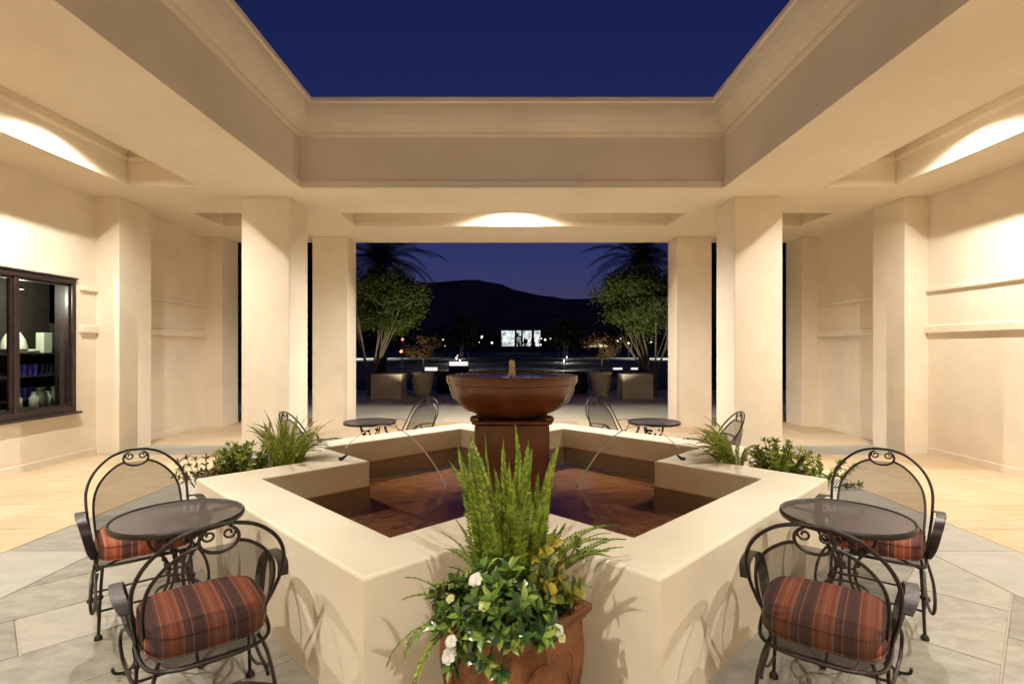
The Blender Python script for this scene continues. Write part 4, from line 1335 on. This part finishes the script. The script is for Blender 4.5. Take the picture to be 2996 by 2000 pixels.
# multi-stemmed trees at the terrace edge, palms behind them
for sgn, side in ((-1, 'left'), (1, 'right')):
    rg = random.Random(50+sgn)
    t = thing('terrace_tree', 'multi-stemmed green tree beyond the terrace on the %s' % side, 'tree', (sgn*4.85, 18.2, 0), 0, 'trees at the terrace edge')
    tr = MB(); tips_ = []
    for k in range(7):
        a = rg.uniform(0, 6.283); sp_ = rg.uniform(0.5, 1.35)
        if k < 4: a = (0 if sgn < 0 else math.pi)+rg.uniform(-0.9, 0.9)
        top = Vector((sp_*math.cos(a), sp_*math.sin(a)*0.8, rg.uniform(2.3, 3.1)))
        b0 = Vector((0.10*math.cos(a), 0.10*math.sin(a), 0))
        P = smooth_path([b0, b0+Vector((0.05*math.cos(a), 0.05*math.sin(a), 0.7)), b0.lerp(top, 0.5)+Vector((-0.12*math.cos(a), 0, 0.1)), top], 5)
        tr.tube(P, [0.060-0.042*i/len(P) for i in range(len(P))], 6)
        for q in range(3):
            e_ = top+Vector((rg.uniform(-0.5, 0.5), rg.uniform(-0.5, 0.5), rg.uniform(0.2, 0.7)))
            tr.tube([P[int(len(P)*(0.6+0.12*q))], e_], [0.018, 0.006], 4, cap=False)
    tr.build('trunk', M['bark'], t, True)
    lm = MB(); crown(lm, (-sgn*0.45, 0, 3.25), 1.5, 1.3, 1.08, 30000, 0.095, 0.021, rg, 110)
    lm.build('crown', M['tree_leaf'], t)
    # palm
    t = thing('palm_tree', 'tall dark palm with arching fronds against the sky on the %s' % side, 'palm', (sgn*6.9, 28.0, -0.3), 0, 'palms beyond the terrace')
    P = [(0, 0, 0), (0.05, 0, 2), (0.0, 0.05, 4), (0, 0, 6.6)]
    MB().tube(smooth_path(P, 4), [0.30-0.004*i for i in range(13)], 10).build('trunk', M['bark'], t, True)
    lm = MB()
    for k in range(46):
        az = 2.399*k+rg.uniform(-0.2, 0.2); el = 1.35-1.75*(k/45)
        L = rg.uniform(3.0, 3.9); d = Vector((math.cos(az), math.sin(az), 0)); n_ = 22
        p = Vector((0, 0, 6.6)); pts_ = [p.copy()]; ang = el
        for i in range(n_):
            ang = el-1.25*((i+1)/n_)**1.3
            p = p+(d*math.cos(ang)+Vector((0, 0, math.sin(ang))))*(L/n_); pts_.append(p.copy())
        lm.tube(pts_[::2], [0.022-0.0018*i for i in range(len(pts_[::2]))], 4, cap=False)
        sd = d.cross(Vector((0, 0, 1)))
        for i in range(2, n_+1):
            tan = (pts_[i]-pts_[i-1]).normalized(); ll = 0.50*math.sin(math.pi*min(1, 0.15+0.85*i/n_))**0.7+0.08
            for s_ in (-1, 1):
                for off in (0, 0.5):
                    o_ = pts_[i]-tan*off*(L/n_)
                    tip = o_+(sd*s_*0.75+tan*0.55+Vector((0, 0, -0.35+rg.uniform(-0.1, 0.1))))*ll
                    h = tan*0.028
                    lm.quad(o_-h*0.5, o_.lerp(tip, 0.4)-h, tip, o_.lerp(tip, 0.4)+h)
    lm.build('crown', M['palm_leaf'], t)
    # planters
    x0, x1 = (-4.52, -3.55) if sgn < 0 else (3.55, 4.52)
    t = thing('stone_planter', 'large pale box planter on the terrace, %s of the fountain' % side, 'planter', ((x0+x1)/2, 17.5, 0), 0, 'box planters on the terrace')
    h = (x1-x0)/2
    pb = MB(); pb.box(-h, h, -h, -h+0.08, 0, 0.80, 0.01); pb.box(-h, h, h-0.08, h, 0, 0.80, 0.01); pb.box(-h, -h+0.08, -h+0.08, h-0.08, 0, 0.80, 0.01); pb.box(h-0.08, h, -h+0.08, h-0.08, 0, 0.80, 0.01)
    pb.build('planter_box', M['planter'], t)
    MB().box(-h+0.08, h-0.08, -h+0.08, h-0.08, 0.02, 0.72).build('soil', M['soil'], t)
    xc = sgn*3.02
    t = thing('tall_planter', 'narrower pale planter beside the big box planter on the %s' % side, 'planter', (xc, 18.0, 0), 0, 'narrow planters on the terrace')
    MB().lathe([(0.0001, 0.0), (0.26, 0.0), (0.27, 0.04), (0.24, 0.07), (0.30, 0.22), (0.35, 0.55), (0.36, 0.72), (0.40, 0.76), (0.40, 0.82), (0.36, 0.82), (0.34, 0.74), (0.0001, 0.74)], 24).build('urn', M['planter'], t, True)
    t = thing('red_shrub', 'rounded dark reddish shrub in the narrow planter on the %s' % side, 'bush', (xc, 18.0, 0.74), 0, 'shrubs in the narrow planters')
    MB().tube([(0, 0, 0), (0.02, 0, 0.5), (0, 0, 0.9)], 0.025, 6).build('trunk', M['bark'], t)
    lm = MB(); crown(lm, (0, 0, 0.95), 0.62, 0.55, 0.42, 2600, 0.10, 0.022, rg, 22); lm.build('crown', M['red_leaf'], t)

# clipped dark hedge closing the terrace
t = thing('hedge', 'low clipped dark hedge along the far edge of the terrace', 'hedge', (0, 19.4, 0))
hb = MB(); hb.box(-2.7, 2.7, -0.35, 0.35, 0, 0.72, 0.05)
hb.build('core', M['hedge_leaf'], t)
rg = random.Random(77); lm = MB()
for i in range(9000):
    f = rg.random(); x = rg.uniform(-2.75, 2.75)
    if f < 0.55: p = Vector((x, -0.36+rg.gauss(0, 0.02), rg.uniform(0.02, 0.76)))
    else: p = Vector((x, rg.uniform(-0.38, 0.38), 0.73+rg.gauss(0, 0.02)))
    d = Vector((rg.gauss(0, 1), rg.gauss(0, 1)-0.6, rg.gauss(0, 1)+0.6)).normalized(); s_ = d.orthogonal().normalized()
    lm.quad(p, p+d*0.025+s_*0.013, p+d*0.055, p+d*0.025-s_*0.013)
tag(lm.build('leaves', M['hedge_leaf'], t), kind='stuff')

# avenue trees
av = [(-6.4, 66, 'left'), (-8.2, 88, 'left, farther'), (-9.5, 115, 'left, farthest'), (7.2, 70, 'right'), (9.0, 92, 'right, farther'), (10.5, 120, 'right, farthest')]
AVL = {'left': 'slim avenue tree with pale trunk, first in the left row', 'left, farther': 'avenue tree second in the left row beyond the roundabout', 'left, farthest': 'avenue tree last in the left row',
       'right': 'slim avenue tree with pale trunk, first in the right row', 'right, farther': 'avenue tree second in the right row beyond the roundabout', 'right, farthest': 'avenue tree last in the right row'}
M['pale_bark'] = mat_noise('pale_bark', (0.30, 0.25, 0.19), (0.42, 0.36, 0.28), 4, 0.9, 0)
for (x, y, k) in av:
    rg = random.Random(int(y))
    t = thing('avenue_tree', AVL[k], 'tree', (x, y, -0.2), 0, 'avenue trees')
    tr = MB().tube([(0, 0, 0), (0.05, 0, 1.2), (0, 0, 2.2)], [0.16, 0.13, 0.10], 7)
    for q in range(6):
        a = q*1.05; tr.tube([(0, 0, 1.7), (0.9*math.cos(a), 0.9*math.sin(a), 3.2)], [0.07, 0.03], 5)
    tr.build('trunk', M['pale_bark'], t, True)
    lm = MB(); crown(lm, (0, 0, 3.9), 2.3, 2.2, 1.9, 2600, 0.34, 0.09, rg, 26); lm.build('crown', M['tree_leaf'], t)

# distant wood that reads as one mass
lm = MB(); rg = random.Random(9)
for i in range(120):
    x = rg.uniform(-150, 150); y = rg.uniform(300, 420)
    if -14 < x*260/y < 24: y += 120
    hh = rg.uniform(7, 17)
    crown(lm, (x, y, hh*0.55), hh*0.45, hh*0.45, hh*0.5, 130, 2.4, 0.8, rg, 10)
tag(lm.build('distant_trees', M['hill']), 'dark mass of distant trees below the hills', 'trees', None, 'stuff')

# lit hall at the end of the avenue
M['hall_glass'] = mat_emit('hall_glass', (0.86, 0.97, 0.93), 1.15)
_nt = M['hall_glass'].node_tree; _em = [n for n in _nt.nodes if n.type == 'EMISSION'][0]
_n = noise(_nt, 0.45, 5, 0.6, coords(_nt)); _mr = N(_nt, 'ShaderNodeMapRange'); _mr.inputs[1].default_value = 0.35; _mr.inputs[2].default_value = 0.62; _mr.inputs[3].default_value = 0.35; _mr.inputs[4].default_value = 1.25
_nt.links.new(_n.outputs[0], _mr.inputs[0]); _nt.links.new(_mr.outputs[0], _em.inputs[1])
M['warm_window'] = mat_emit('warm_window', (1.0, 0.85, 0.55), 1.0)
t = thing('lit_hall', 'distant building with tall brightly lit windows at the end of the avenue', 'building', (4.4, 262, 0))
MB().box(-12, 12, 0.0, 14, -0.3, 2.4).build('base', M['dark_wall'], t)
MB().box(-12.5, 12.5, -0.6, 14.4, 10.9, 12.2).build('roof', M['dark_wall'], t)
MB().box(-12, 12, 1.0, 14, 2.4, 10.9).build('wall', M['dark_wall'], t)
for (a, b_) in ((1150, 1180), (1185, 1195), (1199, 1219), (1225, 1239)):
    X0 = (a-1174)/1220*262-4.4; X1 = (b_-1174)/1220*262-4.4
    MB().box(X0, X1, 0.6, 0.99, 3.0, 10.6).build('window', M['hall_glass'], t)
for px in (1147, 1182.5, 1197, 1222, 1242):
    X = (px-1174)/1220*262-4.4
    MB().tube([(X, 0.2, 2.4), (X, 0.2, 10.9)], 0.42, 10).build('column', M['dark_wall'], t, True)
t = thing('lit_shopfront', 'low distant building with warm lit windows, right of the avenue', 'building', (23.8, 152, 0))
MB().box(-5.5, 5.5, 0, 8, -0.3, 5.0).build('wall', M['dark_wall'], t)
MB().box(-6.0, 6.0, -0.6, 8.4, 5.0, 5.5).build('roof', M['dark_wall'], t)
for (a, b_) in ((-3.4, -2.5), (-2.2, 0.5), (0.9, 3.4)):
    MB().box(a, b_, -0.12, -0.01, 2.1, 3.5).build('window', M['warm_window'] if a != -2.2 else mat_emit('dim_window', (1, 0.8, 0.5), 0.35), t)

# lamps of the town
def px(x, y, Y): return ((x-1174)/1220*Y, Y, 1.6+(800-y)/1220*Y)
M['lamp_white'] = mat_emit('lamp_white', (1.0, 0.95, 0.86), 3.0)
SL = [(995, 777, 95, 'left, beyond the reddish shrub'), (1041, 776, 120, 'left, between two avenue trees'), (1105, 772, 150, 'just left of the lit hall'), (1128, 786, 170, 'at the left corner of the lit hall'),
      (1228, 781, 190, 'in front of the lit hall'), (1250, 779, 160, 'right of the lit hall'), (1263, 777, 130, 'farther right of the lit hall'), (1404, 782, 120, 'right, beyond the shopfront'), (1416, 782, 122, 'right, second beyond the shopfront'), (1441, 787, 110, 'far right beneath the tree')]
for (x, y, Y, w) in SL:
    X, _, Z = px(x, y, Y)
    t = thing('street_lamp', 'small white street lamp at night, %s' % w, 'street lamp', (X, Y, -0.3), 0, 'street lamps')
    MB().tube([(0, 0, 0), (0, 0, Z+0.15)], 0.05, 6).build('pole', M['dark_metal'], t)
    MB().sphere((0, 0, Z+0.30), 2.3/1220*Y, 10, 6).build('globe', M['lamp_white'], t, True)
for (x, Y, E) in ((-30, 98, 15000), (30, 100, 15000)):  # masts added behind the columns, out of view, to brighten the roundabout
    t = thing('added_fill_mast', 'added unseen lamp mast brightening the roundabout, %s side' % ('left' if x < 0 else 'right'), 'street lamp', (x, Y, -0.3), 0, 'street lamps')
    MB().tube([(0, 0, 0), (0, 0, 9.0)], 0.06, 6).build('pole', M['dark_metal'], t)
    MB().box(-0.35, 0.35, -0.15, 0.15, 9.0, 9.12, 0.02).build('lamp_head', M['dark_metal'], t)
    ld = bpy.data.lights.new('mast_fill', 'SPOT'); ld.energy = E*4; ld.color = (1.0, 0.93, 0.85); ld.spot_size = R(150); ld.spot_blend = 0.6; ld.shadow_soft_size = 0.2
    lo = bpy.data.objects.new('mast_fill', ld); link(lo, t); lo.location = (0, 0, 8.9)

def traffic_light(x, y, Y, lit, lab):
    X, _, Z = px(x, y, Y)
    t = thing('traffic_light', lab, 'traffic light', (X, Y, -0.3), 0, 'traffic lights')
    order = {'red': 0, 'amber': 1, 'green': 2}[lit]
    zc = Z+0.3
    MB().tube([(0, 0.12, 0), (0, 0.12, zc+0.9)], 0.05, 6).build('pole', M['dark_metal'], t)
    ztop = zc+0.32*order
    MB().box(-0.17, 0.17, -0.02, 0.11, ztop-0.82, ztop+0.18, 0.02).build('housing', M['dark_metal'], t)
    cols = {'red': (1, 0.10, 0.12), 'amber': (1.0, 0.35, 0.08), 'green': (0.1, 0.9, 0.6)}
    for i, c in enumerate(('red', 'amber', 'green')):
        m_ = mat_emit('lens_'+c, cols[c], 6.0) if c == lit else M['dark_metal']
        l_ = MB().sphere((0, -0.03, ztop-0.32*i), 0.13, 10, 6, 1, 0.3, 1).build('lens', m_, t, True)
traffic_light(923, 778, 55, 'red', 'red traffic light beyond the left planter')
traffic_light(920, 806, 50, 'amber', 'amber signal just below the red light on the left')
traffic_light(870, 788, 62, 'green', 'green traffic light behind the left tree trunk')
traffic_light(955, 786, 70, 'green', 'dim green traffic light above the left reddish shrub')
traffic_light(1476, 782, 55, 'red', 'red traffic light in front of the right tree')

M['sign_white'] = mat_emit('sign_white', (1.0, 0.97, 0.90), 0.95)
def lit_bar(x0, x1, y0, y1, Y, lab, k):
    a = px(x0, y1, Y); b_ = px(x1, y0, Y)
    t = thing('lit_sign', lab, 'sign', ((a[0]+b_[0])/2, Y, -0.3), 0, 'low lit signs by the road')
    h = (b_[0]-a[0])/2
    MB().box(-h-0.05, h+0.05, 0.02, 0.22, 0, b_[2]+0.35, 0.01).build('sign_body', M['dark_wall'], t)
    MB().box(-h, h, -0.01, 0.015, a[2]+0.3, b_[2]+0.3).build('sign_face', M['sign_white'], t)
lit_bar(1030, 1073, 829, 838.5, 44, 'long white lit sign left of the fountain bowl, by the road', 0)
lit_bar(974, 1003, 842, 850, 38, 'smaller white lit sign between the shrub and the long sign', 1)
lit_bar(1406, 1427, 843, 847.5, 36, 'low white light strip behind the right planters, inner one', 2)
lit_bar(1447, 1476, 843, 847.5, 36, 'low white light strip behind the right planters, outer one', 3)

# added fill spotlights that brighten the crowns of the terrace trees
for sgn, side in ((-1, 'left'), (1, 'right')):
    t = thing('tree_fill_spot', 'small added ground spotlight that brightens the %s tree' % side, 'lamp', (sgn*2.6, 15.9, 0), 0, 'added tree fill lights')
    MB().lathe([(0.05, 0), (0.05, 0.01), (0.012, 0.02), (0.012, 0.08), (0.045, 0.10), (0.055, 0.18), (0.05, 0.18), (0.0001, 0.13)], 12).build('housing', M['dark_metal'], t, True)
    ld = bpy.data.lights.new('tree_fill_beam', 'SPOT'); ld.energy = 480; ld.color = (1.0, 0.93, 0.72); ld.spot_size = R(70); ld.spot_blend = 0.8; ld.shadow_soft_size = 0.05
    lo = bpy.data.objects.new('tree_fill_beam', ld); link(lo, t); lo.location = (0, 0, 0.21)
    d = Vector((sgn*4.3, 18.2, 3.2))-Vector((sgn*2.6, 15.9, 0.21)); lo.rotation_euler = d.to_track_quat('-Z', 'Y').to_euler()

# dots of light scattered through the far town
rg = random.Random(12)
for (x0, x1, n_, lab, grp) in ((958, 1112, 9, 'tiny distant street light in the dark town, left of the lit hall', 'tiny far lights, left'), (1238, 1300, 6, 'tiny distant street light close to the right side of the lit hall', 'tiny far lights, centre'), (1330, 1500, 7, 'tiny distant street light in the dark town, right of the avenue', 'tiny far lights, right')):
    for i in range(n_):
        Y = rg.uniform(150, 230); X, _, Z = px(rg.uniform(x0, x1), rg.uniform(772, 797), Y)
        t = thing('far_lamp', lab, 'street lamp', (X, Y, -0.3), 0, grp)
        MB().tube([(0, 0, 0), (0, 0, max(0.4, Z+0.15))], 0.05, 5).build('pole', M['dark_metal'], t)
        MB().sphere((0, 0, max(0.5, Z+0.30)), rg.uniform(0.8, 1.5)/1220*Y, 8, 5).build('globe', M['lamp_white'], t, True)
# dark trees standing before the lit hall
for i, (x, Y, h) in enumerate(((1146, 240, 6.5), (1188, 245, 8.0), (1223, 238, 6.0), (1246, 242, 9.0), (1205, 236, 4.5))):
    X = (x-1174)/1220*Y
    t = thing('hall_tree', ['dark tree at the left corner of the lit hall', 'slim dark tree before the middle windows of the lit hall', 'small dark tree before the right windows of the lit hall', 'tall dark tree at the right corner of the lit hall', 'low dark bush before the lit hall'][i], 'tree', (X, Y, 0), 0, 'trees before the lit hall')
    MB().tube([(0, 0, -0.3), (0, 0, 2.2+h*0.5)], 0.15, 6).build('trunk', M['bark'], t)
    lm = MB(); crown(lm, (0, 0, 2.2+h*0.35), h*0.20, h*0.20, h*0.45, 500, 0.6, 0.18, rg, 14); lm.build('crown', M['hedge_leaf'], t)

# tall dark trees flanking the terrace, seen as slits between the columns
M['dark_leaf'] = mat_leaf('dark_leaf', [(0.0, (0.016, 0.018, 0.010)), (1.0, (0.040, 0.044, 0.022))], 0.6, 0.1, 0.2)
TD = ['nearest the columns', 'second out from the columns', 'farthest out from the columns']
for sgn, side in ((-1, 'left'), (1, 'right')):
    for i, (x, y) in enumerate(((8.7, 22.5), (11.2, 22.0), (14.0, 23.0))):
        rg = random.Random(300+i+sgn)
        t = thing('dark_tree', 'tall dark tree beyond the %s end of the terrace, %s' % (side, TD[i]), 'tree', (sgn*x, y, -0.3), 0, 'dark trees flanking the terrace')
        MB().tube([(0, 0, 0), (0.05, 0, 2), (0, 0, 4.5)], [0.2, 0.16, 0.1], 8).build('trunk', M['bark'], t, True)
        lm = MB(); crown(lm, (0, 0, 4.2), 1.55, 1.5, 4.0, 9000, 0.30, 0.10, rg, 60); lm.build('crown', M['dark_leaf'], t)
# bollard lamps added to brighten the avenue axis and its trees
PL = [(-4.6, 47), (4.6, 47), (-6.5, 62), (6.8, 66), (-8.6, 84), (9.2, 88)]
PN = ['left side, nearest the terrace', 'right side, nearest the terrace', 'left side, beside the first avenue tree', 'right side, beside the first avenue tree', 'left side, farther along', 'right side, farther along']
for i, (x, y) in enumerate(PL):
    t = thing('added_bollard', 'low added bollard lamp brightening the avenue, %s' % PN[i], 'lamp', (x, y, -0.25), 0, 'added bollard fill lamps')
    MB().tube([(0, 0, 0), (0, 0, 0.75)], 0.07, 8).build('post', M['dark_metal'], t)
    MB().lathe([(0.13, 0.93), (0.12, 0.97), (0.0001, 1.0)], 12).build('cap', M['dark_metal'], t)
    MB().lathe([(0.06, 0.75), (0.06, 0.90)], 10).build('lens', M['lamp_white'], t)
    ld = bpy.data.lights.new('bollard_fill', 'POINT'); ld.energy = 260; ld.color = (1.0, 0.92, 0.78); ld.shadow_soft_size = 0.05
    lo = bpy.data.objects.new('bollard_fill', ld); link(lo, t); lo.location = (0, -0.14, 0.86)
